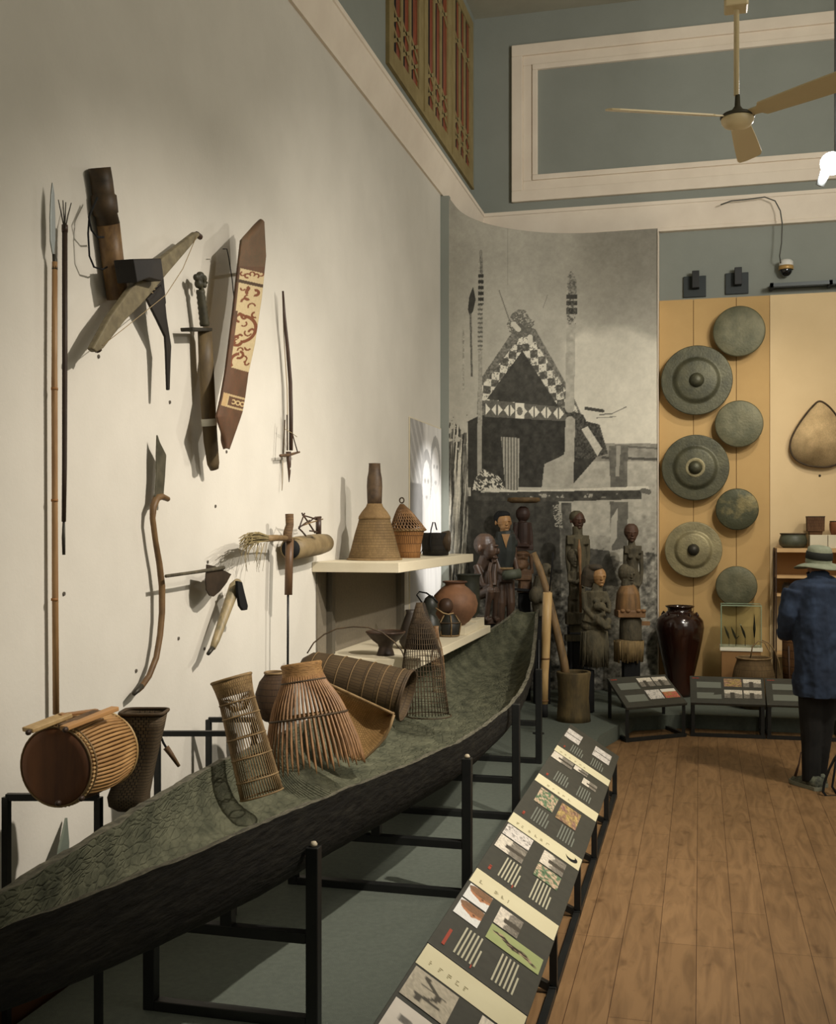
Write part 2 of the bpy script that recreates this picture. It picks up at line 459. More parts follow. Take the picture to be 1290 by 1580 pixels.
# cornice
def cornice(pts_fn, name):
    prof = [(0, 4.72), (.07, 4.72), (.075, 4.75), (.068, 4.755), (.085, 4.82), (.105, 4.90), (.12, 4.97), (.13, 4.975), (.13, 5.01), (0, 5.01)]
    a, b = pts_fn
    r1 = []; r2 = []
    for d, z in prof:
        r1.append((*a(d), z)); r2.append((*b(d), z))
    return struct(MB().loft([r1, r2], smooth=False).build(name, M_trim))
cornice((lambda d: (-2.3 + d, -2.0), lambda d: (-2.3 + d, BY - d)), 'trim_1')
cornice((lambda d: (-2.3 + d, BY - d), lambda d: (4.5, BY - d)), 'trim_2')
# framed plaster panel high on the back wall
mb = MB()
x0, x1, z0, z1 = -1.9, 3.4, 5.13, 6.76
for off, w, dep in ((0, .115, .05), (.115, .10, .028), (.215, .055, .045)):
    a0, a1, b0, b1 = x0 + off, x1 - off, z0 + off, z1 - off
    mb.box(a0, a1, BY - dep, BY, b0, b0 + w); mb.box(a0, a1, BY - dep, BY, b1 - w, b1)
    mb.box(a0, a0 + w, BY - dep, BY, b0 + w, b1 - w); mb.box(a1 - w, a1, BY - dep, BY, b0 + w, b1 - w)
struct(mb.build('trim_3', M_trim, bevel=.006))

# carved window grilles, high on the left wall
M_gr = mat('ochre_painted_timber', srgb(150, 134, 92), .7, srgb(134, 118, 78), 6)
M_grred = mat('red_brown_shutter', srgb(150, 66, 36), .4, srgb(104, 46, 26), 5, (1, 4, .6), spec=.5)
gy = [8.0, 9.1, 10.2, 11.22]
for i in range(3):
    a, b = gy[i], gy[i + 1]
    zb, zt = 5.25, 6.98
    w = thing('window_%d' % (i + 1), '', '', (-2.3, (a + b) / 2, zb)); del w['label']; del w['category']; w['kind'] = 'structure'
    m = MB()
    X0, X1 = -2.3, -2.278
    m.box(X0, X1, a, b, zb, zb + .16); m.box(X0, X1, a, b, zt - .12, zt)
    m.box(X0, X1, a, a + .16, zb + .16, zt - .12); m.box(X0, X1, b - .16, b, zb + .16, zt - .12)
    m.box(X1, X1 + .008, a, a + .03, zb + .03, zt); m.box(X1, X1 + .008, a, b, zb, zb + .03)
    m.build('window_frame', M_gr, w)
    g = MB(); ia, ib = a + .16, b - .16; n = 3; sw = (ib - ia) / n
    for k in range(1, n): g.box(X0, X1 - .006, ia + sw * k - .035, ia + sw * k + .035, zb + .16, zt - .12)
    for k in range(n):
        c = ia + sw * (k + .5)
        for zz in (zb + .30, zb + .46, zt - .5):
            g.bar((X0 + .012, c - sw / 2, zz - .06), (X0 + .012, c + sw / 2, zz + .06), .008, .03)
            g.bar((X0 + .012, c - sw / 2, zz + .06), (X0 + .012, c + sw / 2, zz - .06), .008, .03)
        g.box(X0 + .0065, X0 + .0085, ia + sw * k + .035, ia + sw * k + .11, zb + .16, zt - .12, 1)
    g.build('fretwork', [M_gr, M_blackm], w)
    MB().box(X0 + .001, X0 + .006, ia, ib, zb + .16, zt - .12).build('pane', M_grred, w)

# ochre display wall behind the gongs
OY = 11.22
xo = [-.395, -.062, .345, .66]
for i in range(3):
    struct(MB().box(xo[i] + .003, xo[i + 1] - .003, OY, BY, PZ, 4.0).build('wall_back_panel', M_orange))
struct(MB().box(-.39, .655, OY + .006, BY - .01, PZ, 3.99).build('wall_back_batten', mat('dark_joint', srgb(96, 66, 34), .9)))
struct(MB().box(.66, 4.5, OY - .01, BY, PZ, 4.0).build('wall_back_panel', M_peach))

struct(MB().box(-.403, -.396, 11.085, BY - .01, PZ + .001, 4.69).build('trim_5', M_trim))
# mural panel that curves round the corner
def mural_path(t):               # t in metres along the panel
    if t < .3: return (-2.171, 9.605 + t)
    t -= .3
    R = 1.2; La = R * math.pi / 2
    if t < La:
        a = t / R
        return (-.97 - R * math.cos(a), 9.9 + R * math.sin(a))
    t -= La
    return (-.97 + t, 11.1)
LM = .3 + 1.2 * math.pi / 2 + .567
nx, ny = 380, 720
tt = np.linspace(0, LM, nx); zz = np.linspace(PZ, 4.69, ny)
path = np.array([mural_path(t) for t in tt])
P = np.zeros((ny, nx, 3)); P[:, :, 0] = path[None, :, 0]; P[:, :, 1] = path[None, :, 1]; P[:, :, 2] = zz[:, None]
# drawing coordinates of the print: x 693..1017 left to right, y 1080..300 bottom to top
Dd = P[:, :, 1] * CA - P[:, :, 0] * SA
Xr = P[:, :, 0] * CA + P[:, :, 1] * SA
mx = 645 + F * Xr / Dd; my = 813 - F * (P[:, :, 2] - CAM_H) / Dd

def paint_mural(x, y):
    def col(r, g, b): return np.array([r, g, b], float)
    n1 = fbm(x / 40, y / 40, 1); n2 = fbm(x / 7, y / 7, 11); n3 = fbm(x / 2.2, y / 2.2, 21, 3)
    sky = 150 + 18 * (n1 - .5) + np.clip((y - 360) / 300, 0, 1) * 22
    cloud = np.clip((y - (520 - 22 * np.exp(-((x - 905) / 30) ** 2) - 18 * np.exp(-((x - 975) / 40) ** 2) + 30 * (n1 - .5))) / 14, 0, 1) * np.clip((x - 862) / 18, 0, 1)
    L = sky + cloud * 30
    L = np.where((y < 560) & (x > 730), L - 22 * np.clip((x - 880) / 100, 0, 1) * np.clip((540 - y) / 100, 0, 1), L)
    def put(m, v, nz=0): 
        nonlocal L
        L = np.where(m, v + nz, L)
    def poly(p, v, nz=0): put(inpoly(x, y, p), v, nz)
    def line(a, b, w, v, nz=0, w2=None):
        ax, ay = a; bx, by = b; dx, dy = bx - ax, by - ay; l2 = dx * dx + dy * dy
        t = np.clip(((x - ax) * dx + (y - ay) * dy) / l2, 0, 1)
        d = np.hypot(x - ax - t * dx, y - ay - t * dy)
        put(d < (w if w2 is None else w + (w2 - w) * t) / 2, v, nz)
    # field
    put((y > 684 + 4 * (n1 - .5)) & (x > 880), 138, 40 * (n2 - .5))
    put((y > 712) & (x > 860), 166, 30 * (n2 - .5))
    line((930, 706), (1016, 709), 4, 80)
    line((950, 688), (1016, 692), 3, 100)
    # ground and grass lower down
    g = (y > 790)
    put(g, 96 + 100 * (n2 - .5) * np.clip(1.4 - (y - 790) / 300, .4, 1))
    put(g & (x > 880) & (y < 870), 158, 60 * (n2 - .5))
    put((y > 840 + 40 * n2) & (x > 720), 84 + 44 * np.clip((x - 900) / 60, 0, 1), 150 * (n2 - .5) + 40 * (n3 - .5))
    # left strip of tall reeds
    reeds = (x < 726) & (y > 640)
    st = fbm(x * .42 + (y - 700) * .02 + .7 * n2, y / 60, 31, 4)
    put(reeds & (y > 610 + 120 * n2), 60 + 150 * np.clip((st - .36) * 3.2, 0, 1), 30 * (n3 - .5))
    # house
    poly([(722, 650), (742, 640), (900, 648), (925, 700), (880, 752), (722, 752)], 56, 20 * (n2 - .5))
    poly([(722, 765), (862, 765), (865, 880), (722, 900)], 62, 26 * (n2 - .5))
    poly([(726, 700), (740, 640), (745, 900), (728, 900)], 58)
    put(inpoly(x, y, [(840, 716), (862, 706), (872, 700), (876, 752), (836, 752)]), 160, 20 * (n2 - .5))
    # gable: thatch edge, patterned barge boards, dark triangle
    poly([(800, 498), (738, 590), (736, 640), (900, 646), (884, 610), (826, 508)], 108, 80 * (n3 - .5))
    sl = np.where(x < 806, (x * .62 + y * .78), (-x * .62 + y * .78))
    ac = np.where(x < 806, (x * .78 - y * .62), (x * .78 + y * .62)) 
    ph = (sl % 17) / 17; wd = np.abs(((ac + 3) % 16) / 16 - .5) * 2
    patt = np.where(np.abs(ph - .5) * 2 < wd, 205, 86)
    patt = np.where(n3 > .62, 110, patt)
    m = inpoly(x, y, [(803, 520), (741, 598), (741, 626), (895, 648), (889, 628), (822, 520)])
    put(m, patt, 24 * (n3 - .5))
    poly([(806, 541), (751, 616), (863, 629)], 66, 16 * (n2 - .5))
    m = inpoly(x, y, [(748, 617), (876, 629), (876, 650), (748, 643)])
    q_ = (x - 748) % 19 - 9.5; yc_ = 631 + (x - 748) * .06
    pb = np.where((np.abs(q_) > np.abs(y - yc_) * .8 + 1.0) & (np.abs(q_) < 8.2), 214, 96)
    pb = np.where((np.abs(x - 802) < 7), np.where(np.hypot((x - 802) / 4.5, (y - yc_) / 6.5) < 1, 110, 214), pb)
    put(m, pb, 20 * (n3 - .5))
    put(inpoly(x, y, [(782, 500), (790, 484), (800, 477), (810, 478), (818, 492), (826, 496), (820, 512), (806, 524), (786, 512)]) & (n3 > .42), 92, 90 * (n3 - .5))
    line((770, 448), (786, 494), 1.6, 112); line((792, 500), (800, 508), 8, 190); line((818, 520), (818, 528), 8, 190)
    line((845, 455), (838, 475), 1, 120)
    # right eave with horns and hanging board
    poly([(868, 628), (900, 640), (905, 650), (925, 655), (938, 700), (910, 708), (884, 706), (884, 664)], 70, 70 * (n3 - .5))
    line((904, 630), (930, 634), 5, 70); line((926, 640), (945, 638), 2, 110); line((945, 638), (966, 628), 1.5, 120); line((920, 645), (950, 643), 1.2, 110)
    poly([(897, 662), (907, 658), (929, 692), (922, 704)], 190, 20 * (n3 - .5))
    # posts
    band = lambda y0, y1: (y > y0) & (y < y1)
    line((742, 400), (740, 748), 6.5, 150, 50 * (n3 - .5))
    put((np.abs(x - 742) < 4.5) & band(420, 470) & ((y % 9) < 5.5), 56); line((742, 388), (743, 420), 4.5, 110, 90 * (n3 - .5))
    put((np.abs(x - 741) < 3.6) & band(470, 540) & ((y % 7) < 3), 96)
    put(inpoly(x, y, [(730, 442), (734, 462), (730, 480), (725, 488), (722, 478), (724, 458)]), 58); line((726, 485), (728, 580), 3, 96, 60 * (n3 - .5))
    line((715, 510), (715, 600), 3, 150, 100 * (n3 - .5))
    line((882, 440), (879, 630), 14, 164, 34 * (n2 - .5)); line((880, 650), (877, 752), 15, 160, 30 * (n2 - .5))
    put((np.abs(x - 882) < 8.5) & (band(454, 461) | band(464, 471) | band(475, 485)), 62)
    put((np.abs(x - 881.5) < 7) & band(461, 500) & (n3 > .55), 90)
    poly([(877, 424), (881, 418), (884, 421), (890, 434), (889, 454), (876, 454), (875, 440)], 116, 130 * (n3 - .5))
    line((740, 655), (740, 745), 7, 150, 20 * (n2 - .5))
    put(inpoly(x, y, [(773, 674), (802, 676), (800, 756), (780, 756)]), 130 + 40 * np.sin(x * 1.4), 20 * (n3 - .5))
    poly([(939, 688), (969, 686), (968, 752), (942, 752)], 102 , 50 * (n2 - .5))
    poly([(951, 688), (958, 688), (955, 735), (950, 735)], 150)
    # heap of pale sticks
    hp = inpoly(x, y, [(729, 756), (733, 738), (745, 724), (768, 732), (778, 748), (776, 758)])
    put(hp, np.where(fbm((x + y) / 5, (x - y) / 2.2, 41, 2) > .5, 206, 70))
    # deck
    poly([(744, 752), (800, 757), (1000, 750), (1002, 755), (870, 762), (760, 760)], 198, 20 * (n3 - .5))
    poly([(730, 760), (990, 756), (990, 770), (862, 774), (730, 772)], 70, 40 * (n2 - .5))
    put((np.abs(y - 765) < 3) & (x > 780) & (x < 960) & (n2 > .62), 150)
    line((992, 757), (1001, 759), 8, 96)
    poly([(885, 776), (941, 776), (940, 828), (884, 820)], 172, 26 * (n2 - .5))
    poly([(941, 774), (969, 774), (968, 845), (944, 850)], 96, 20 * (n2 - .5)); poly([(943, 800), (953, 784), (952, 830), (942, 846)], 168)
    poly([(866, 776), (882, 776), (884, 900), (868, 900)], 84, 50 * (n2 - .5))
    put(inpoly(x, y, [(853, 780), (866, 778), (868, 815), (856, 812)]) & (n3 > .45), 150)
    put(inpoly(x, y, [(900, 845), (940, 850), (955, 905), (900, 900)]), 78, 50 * (n2 - .5))
    L = L + 10 * (n3 - .5) + 16 * (n2 - .5)
    L = np.where((np.abs(x - 783.2) < .7) & (y < 440), L - 22, L)
    r = L * 1.04 + 4; gch = L * 1.01 + 4; b = L * .93 + 3
    return np.stack([r, gch, b], -1)
M_print = painted('mural_print', .75, .15)
mural = grid_mesh('wall_mural', P, paint_mural(mx, my), M_print, thick=.02)
struct(mural)

# portrait print on the left wall
nx2, ny2 = 90, 150
yy = np.linspace(8.5, 9.58, nx2); z2 = np.linspace(.9, 2.62, ny2)
P2 = np.zeros((ny2, nx2, 3)); P2[:, :, 0] = WX + .012; P2[:, :, 1] = yy[None, :]; P2[:, :, 2] = z2[:, None]
u2 = (P2[:, :, 1] - 8.5) / 1.08; v2 = (P2[:, :, 2] - .9) / 1.72
def paint_portrait(u, v):
    n = fbm(u * 9, v * 14, 51); s = fbm(u * 30 + v * 4, v * 5, 55)
    L = 176 + 26 * (n - .5)
    L = np.where((v > .70) & (u < .50), 158 + 22 * (np.sin(v * 60 + u * 44) > .3), L)
    L = np.where((u < .36) & (v < .70) & (v > .44), 118 + 24 * n, L)
    g = np.clip((u - .36) * 8, 0, 1); L = L * (1 - g) + (214 + 30 * (s - .5)) * g
    for cx, cy in ((.50, .70), (.80, .78)):
        f = ((u - cx) / .13) ** 2 + ((v - cy) / .12) ** 2
        hair = ((u - cx) / .17) ** 2 + ((v - cy - .035) / .14) ** 2
        L = np.where(hair < 1, 150 + 20 * s, L); L = np.where(f < 1, 205 + 8 * (n - .5), L)
        for dx in (-.05, .05): L = np.where(((u - cx - dx) / .03) ** 2 + ((v - cy - .02) / .012) ** 2 < 1, 160, L)
        L = np.where(((u - cx) / .04) ** 2 + ((v - cy + .06) / .010) ** 2 < 1, 165, L)
    return np.stack([L, L * .985, L * .96], -1)
pb_ = thing('portrait_print', 'pale grey photographic portrait print on the white wall above the shelves', 'picture', (WX, 9.0, .9))
MB().box(WX + .002, WX + .01, 8.49, 9.585, .89, 2.63).build('backing_board', M_shelf, pb_)
grid_mesh('print', P2, paint_portrait(u2, v2), painted('portrait_paint', .5, .3), pb_)

# ------------------------------------------------------------------ BOAT
# stations: Y, front rim (X, Z), rear rim (X, Z), keel Z
ST = [
 (1.20, (-1.42, 1.09), (-1.455, 1.09), .97),
 (1.60, (-1.395, .99), (-1.44, .995), .83),
 (1.96, (-1.38, .934), (-1.475, .955), .745),
 (2.30, (-1.345, .905), (-1.55, .928), .68),
 (2.64, (-1.31, .883), (-1.62, .902), .63),
 (2.90, (-1.28, .874), (-1.672, .888), .60),
 (3.24, (-1.25, .85), (-1.73, .868), .56),
 (3.83, (-1.20, .814), (-1.83, .835), .525),
 (4.32, (-1.14, .786), (-1.87, .808), .505),
 (4.97, (-1.07, .758), (-1.905, .785), .485),
 (5.45, (-1.045, .746), (-1.925, .772), .475),
 (6.16, (-1.035, .736), (-1.935, .765), .478),
 (6.65, (-1.045, .75), (-1.93, .77), .49),
 (7.10, (-1.075, .765), (-1.91, .785), .51),
 (7.70, (-1.13, .80), (-1.87, .81), .54),
 (8.20, (-1.19, .845), (-1.80, .845), .575),
 (8.65, (-1.245, .90), (-1.70, .89), .62),
 (9.05, (-1.295, .96), (-1.63, .945), .68),
 (9.35, (-1.335, 1.0), (-1.585, .99), .75),
 (9.58, (-1.355, 1.035), (-1.565, 1.03), .83),
]
def interp_station(y):
    for a, b in zip(ST[:-1], ST[1:]):
        if y <= b[0]:
            t = (y - a[0]) / (b[0] - a[0])
            L = lambda p, q: p + (q - p) * t
            return (y, (L(a[1][0], b[1][0]), L(a[1][1], b[1][1])), (L(a[2][0], b[2][0]), L(a[2][1], b[2][1])), L(a[3], b[3]))
    return ST[-1]
ys = np.linspace(1.2, 9.58, 220)
ND = 24
def boat_sections():
    outer = []; inner = []
    for y in ys:
        y, (xf, zf), (xr, zr), kz = interp_station(y)
        w = xf - xr
        jit = lambda s: .006 * noise.noise(Vector((y * 5, s, 0))) + .004 * noise.noise(Vector((y * 21, s * 3, 1)))
        zf += jit(1.3); zr += jit(5.7); xf += jit(9.1)
        o = []
        for k in range(ND + 1):                      # front rim -> keel -> rear rim
            a = math.pi * k / ND
            c = math.cos(a); s = math.sin(a)
            x = (xf + xr) / 2 + (w / 2) * math.copysign(abs(c) ** .72, c)
            zt = zf * (1 + c) / 2 + zr * (1 - c) / 2
            z = zt - (zt - kz) * s ** .62
            o.append(Vector((x, y, z)))
        outer.append(o)
        th = min(.026, w * .13)
        endf = min(1, max(.0, (y - 1.3) / 1.3)); endf = min(endf, max(0., (9.5 - y) / .9)); endf = endf ** .8
        dep = .03 + .21 * endf
        i_ = []
        for k in range(ND + 1):
            a = math.pi * k / ND
            c = math.cos(a); s = math.sin(a)
            x = (xf + xr) / 2 + (w / 2 - th) * math.copysign(abs(c) ** .9, c)
            zt = zf * (1 + c) / 2 + zr * (1 - c) / 2
            z = zt - .002 - min(dep, zt - kz - .04) * s ** .8
            z += .006 * noise.noise(Vector((x * 14, y * 4, z))) + .004 * noise.noise(Vector((x * 30, y * 12, z)))
            i_.append(Vector((x, y, z)))
        inner.append(i_)
    return outer, inner
OUT, INN = boat_sections()
boat = thing('dugout_canoe', 'long dark wooden dugout canoe resting on black metal trestles beside the white wall', 'boat', (-1.45, 5.4, .47))
mb = MB(); n = len(ys)
vs = [p for r in OUT for p in r]; W = ND + 1
fs = [(i * W + k, (i + 1) * W + k, (i + 1) * W + k + 1, i * W + k + 1) for i in range(n - 1) for k in range(ND)]
mb.add(vs, fs, 0)
vs = [p for r in INN for p in r]
fs = [(i * W + k, i * W + k + 1, (i + 1) * W + k + 1, (i + 1) * W + k) for i in range(n - 1) for k in range(ND)]
mb.add(vs, fs, 1)
vs = []; fs = []
for i in range(n):
    vs += [OUT[i][0], INN[i][0], OUT[i][ND], INN[i][ND]]
for i in range(n - 1):
    a = i * 4; b = a + 4
    fs += [(a, a + 1, b + 1, b), (a + 2, b + 2, b + 3, a + 3)]
mb.add(vs, fs, 2)
for i in (0, n - 1):
    r = OUT[i] + INN[i][::-1]
    m_ = len(OUT[i])
    mb.add(r, [(k, k + 1, 2 * m_ - 2 - k, 2 * m_ - 1 - k) for k in range(m_ - 1)], 2)
hull = mb.build('hull', [M_boat_out, M_boat_in, M_boat_rim], boat)
d = MB()
d.bar((-1.20, 1.7, .80), (-.99, 4.7, .62), .012)

def inner_z(x, y):
    i = int(np.argmin(np.abs(ys - y)))
    best = min(INN[i], key=lambda p: abs(p.x - x))
    return best.z

# trestles
SP = [(3.39, -1.238, .71), (4.74, -1.01, .735), (6.07, -1.01, .765), (7.56, -1.095, .77)]
lab = ['black metal trestle under the canoe, the nearest one, its post ending in a pale tip',
       'second nearest black trestle under the canoe, its pale-tipped post beside the middle boards',
       'third black trestle under the canoe, just left of the far slanted boards',
       'farthest black metal trestle under the canoe, beside the thin rod stand']
for (y, xf, zt), lb in zip(SP, lab):
    xr = -1.80 if y < 5 else -1.85
    st = interp_station(y); kz = st[3]
    t = thing('boat_trestle', lb, 'stand', (xf, y, PZ), group='trestles under the canoe')
    w = .042
    xo_ = xf + .02
    MB().box(xo_ - w / 2, xo_ + w / 2, y - w / 2, y + w / 2, PZ + .001, zt).build('front_post', M_black, t, bevel=.003)
    MB().box(xr - w / 2, xr + w / 2, y - w / 2, y + w / 2, PZ + .001, kz - .05 if y > 4 else .50).build('rear_post', M_black, t, bevel=.003)
    MB().box(xr + w / 2, xo_ - w / 2, y - w / 2, y + w / 2, PZ + .001, PZ + .036).build('foot_bar', M_black, t, bevel=.003)
    cb = kz - .12
    MB().box(xr + w / 2, xo_ - w / 2, y - w / 2, y + w / 2, cb - .035, cb).build('cross_bar', M_black, t, bevel=.003)
    MB().box((xf + xr) / 2 - .02, (xf + xr) / 2 + .02, y - .02, y + .02, cb, kz + .002).build('prop', M_black, t)
    if y < 5:
        MB().lathe([(.001, 0), (.011, .002), (.013, .008), (.008, .016), (.001, .018)], (xo_, y, zt), seg=10).build('tip', mat('pale_cap', srgb(176, 164, 140), .5), t)

def loop_stand(pa, pb, z, label, zb=PZ):
    """inverted U of square bar from floor behind the canoe"""
    t = thing('loop_stand', label, 'stand', ((pa[0] + pb[0]) / 2, (pa[1] + pb[1]) / 2, zb), group='black loop stands behind the canoe')
    w = .022
    a = Vector((pa[0], pa[1], zb + .001)); b = Vector((pb[0], pb[1], zb + .001))
    MB().bar(a, (a.x, a.y, z), w).build('leg', M_black, t)
    MB().bar(b, (b.x, b.y, z), w).build('leg', M_black, t)
    MB().bar((a.x, a.y, z), (b.x, b.y, z), w).build('top_bar', M_black, t)
a = at(10, 1225, 3.6); b = at(152, 1225, 3.6)
loop_stand((a.x, a.y), (b.x, b.y), a.z - .01, 'black square-bar loop stand under the barrel drum')
a = at(243, 1128, 4.62); b = at(360, 1132, 4.62)
loop_stand((a.x, a.y), (b.x, b.y), a.z - .01, 'black square-bar loop stand seen between the woven bag and the tall cylindrical trap')
a = at(322, 1107, 5.0); b = at(392, 1107, 5.0)
loop_stand((a.x, a.y), (b.x, b.y), a.z - .01, 'black square-bar loop stand rising behind the tall cylindrical trap')

# ------------------------------------------------------------------ long slanted display panels beside the canoe
PY = [7.23, 6.52, 5.75, 4.94, 4.10, 3.32, 2.52]
XF, ZF, XB, ZB = -.505, .265, -.82, .462
def photo_paint(kind, seed):
    def f(u, v):
        n = fbm(u * 6, v * 6, seed); n3 = fbm(u * 22, v * 22, seed + 7, 3)
        if kind == 'bw':
            L = np.where(v + .25 * (n - .5) > .55, 205, 120) + 90 * (n3 - .5)
            L = np.where((np.abs(u - .45) < .12 + .1 * (n3 - .5)) & (v < .7), 66, L)
            return np.stack([L, L * .96, L * .88], -1)
        if kind == 'pale':
            L = 214 + 20 * (n - .5) - 120 * np.clip((n3 - .58) * 6, 0, 1)
            return np.stack([L, L * .97, L * .93], -1)
        if kind == 'man':
            L = 214 + 16 * (n - .5)
            m = (np.hypot((u - .62) / .10, (v - .72) / .13) < 1) | ((np.abs(u - .5 + .5 * (v - .6)) < .10) & (v < .62)) | (np.abs(v - .35 + .25 * u) < .06) & (u > .4)
            L = np.where(m, 80 + 50 * n3, L)
            return np.stack([L, L * .96, L * .9], -1)
        if kind == 'lizard':
            L = 172 + 60 * (n3 - .5)
            c = .5 + .18 * np.sin(u * 9); m = (np.abs(v - c) < .07) & (u > .12) & (u < .9)
            m |= (np.abs(u - .3) < .03) & (np.abs(v - .5) < .3) | (np.abs(u - .62) < .03) & (np.abs(v - .45) < .28)
            L = np.where(m, 66, L)
            return np.stack([L, L * .95, L * .84], -1)
        if kind == 'green':
            n = fbm(u * 9, v * 9, seed); g = n > .5
            r = np.where(g, 84, 180) + 130 * (n3 - .5); gg = np.where(g, 112, 158) + 110 * (n3 - .5); b = np.where(g, 84, 134) + 100 * (n3 - .5)
            return np.stack([r, gg, b], -1)
        if kind == 'market':
            r = 150 + 150 * (n3 - .5) + 80 * (n - .5); gg = 124 + 100 * (n - .5) + 120 * (n3 - .5); b = 88 + 110 * (n3 - .5)
            return np.stack([r, gg, b], -1)
        if kind == 'feast':
            r = 176 + 120 * (n3 - .5); gg = 112 + 120 * (n - .5); b = 78 + 90 * (n3 - .5)
            w = v > .7
            return np.stack([np.where(w, 226, r), np.where(w, 222, gg), np.where(w, 210, b)], -1)
        if kind == 'face':
            f = np.hypot((u - .66) / .26, (v - .36) / .52) < 1
            f |= np.hypot((u - .40) / .06, (v - .36) / .10) < 1
            hair = np.hypot((u - .80) / .24, (v - .38) / .6) < 1
            r = np.where(f, 168, 214) + 30 * (n3 - .5); gg = np.where(f, 116, 214) + 30 * (n3 - .5); b = np.where(f, 82, 208) + 26 * (n3 - .5)
            r = np.where(hair, 92 + 60 * n3, r); gg = np.where(hair, 72 + 40 * n3, gg); b = np.where(hair, 54 + 30 * n3, b)
            e = (np.hypot((u - .50) / .035, (v - .30) / .05) < 1)
            return np.stack([np.where(e, 60, r), np.where(e, 44, gg), np.where(e, 36, b)], -1)
        if kind == 'lying':
            r = 150 + 20 * (n - .5); gg = 160 + 20 * (n - .5); b = 104 + 10 * n
            m = np.abs(u - .30 - .36 * v + .06 * np.sin(v * 14)) < .13 * np.sqrt((1 - ((v - .5) / .44) ** 2).clip(0))
            r = np.where(m, 36 + 130 * (n3 > .58), r); gg = np.where(m, 32 + 112 * (n3 > .58), gg); b = np.where(m, 28 + 92 * (n3 > .58), b)
            return np.stack([r, gg, b], -1)
    return f
M_photo = painted('glossy_photo', .35, .4)
def board_photo(t, pos, u0, u1, v0, v1, kind, seed):
    """pos(u, v, h): u along reader's left-right 0..1, v up 0..1"""
    nu, nv = 30, 22
    U = np.linspace(0, 1, nu); V = np.linspace(0, 1, nv)
    P = np.array([[pos(u0 + (u1 - u0) * u, v0 + (v1 - v0) * v, .0025) for u in U] for v in V])
    uu, vv = np.meshgrid(U, V)
    return grid_mesh('photograph', P, photo_paint(kind, seed)(uu, vv), M_photo, t)
def board_rect(mb, pos, u0, u1, v0, v1, h=.0018, mi=0):
    p = [pos(u0, v0, h), pos(u1, v0, h), pos(u1, v1, h), pos(u0, v1, h)]
    mb.add(p, [(0, 1, 2, 3)], mi, False)
def text_lines(mb, pos, u0, u1, v1, n, dv, rnd, words=True, h=.0018):
    for i in range(n):
        v = v1 - i * dv; u = u0; end = u1 if i < n - 1 else u0 + (u1 - u0) * .6
        while u < end:
            w = rnd.uniform(.012, .045) if words else (end - u)
            board_rect(mb, pos, u, min(u + w, end), v - dv * .42, v, h); u += w + .007

def slanted_board(name, label, f0, f1, b1, b0, content, seed, legs='both', group=None, floor_z=0.0, cat='display panel'):
    """f0,f1 front (low) edge left/right for the reader, b0,b1 the raised rear edge"""
    f0, f1, b0, b1 = map(Vector, (f0, f1, b0, b1))
    nrm = (f1 - f0).cross(b0 - f0).normalized()
    if nrm.z < 0: nrm = -nrm
    def pos(u, v, h=0):
        return (f0 * (1 - u) + f1 * u) * (1 - v) + (b0 * (1 - u) + b1 * u) * v + nrm * h
    base = (f0 + f1 + b0 + b1) / 4
    t = thing(name, label, cat, (base.x, base.y, floor_z), group=group)
    m = MB()
    m.hull8([pos(0, 0, -.022), pos(1, 0, -.022), pos(1, 1, -.022), pos(0, 1, -.022), pos(0, 0), pos(1, 0), pos(1, 1), pos(0, 1)])
    m.build('board', M_panel, t, bevel=.002)
    # frame
    w = .028; ins = .035
    U = lambda k: ins if k == 0 else 1 - ins
    for k in (0, 1):
        if legs == 'both' or (legs == 'left' and k == 0) or (legs == 'right' and k == 1):
            p = pos(U(k), .05, -.022); q = pos(U(k), .95, -.022)
            MB().bar((p.x, p.y, floor_z + .001), p, w).build('leg', M_black, t)
            MB().bar((q.x, q.y, floor_z + (PZ if (q.x < -.76 and floor_z == 0) else 0) + .001), q, w).build('leg', M_black, t)
            MB().bar((p.x, p.y, floor_z + .016), (q.x, q.y, floor_z + .016 if q.x > -.76 or floor_z else PZ + .016), w).build('foot_bar', M_black, t)
    p = pos(.0, .05, -.022); q = pos(1.0, .05, -.022)
    MB().bar((p.x, p.y, floor_z + .016), (q.x, q.y, floor_z + .016), w).build('bottom_rail', M_black, t)
    content(t, pos, random.Random(seed))
    return t

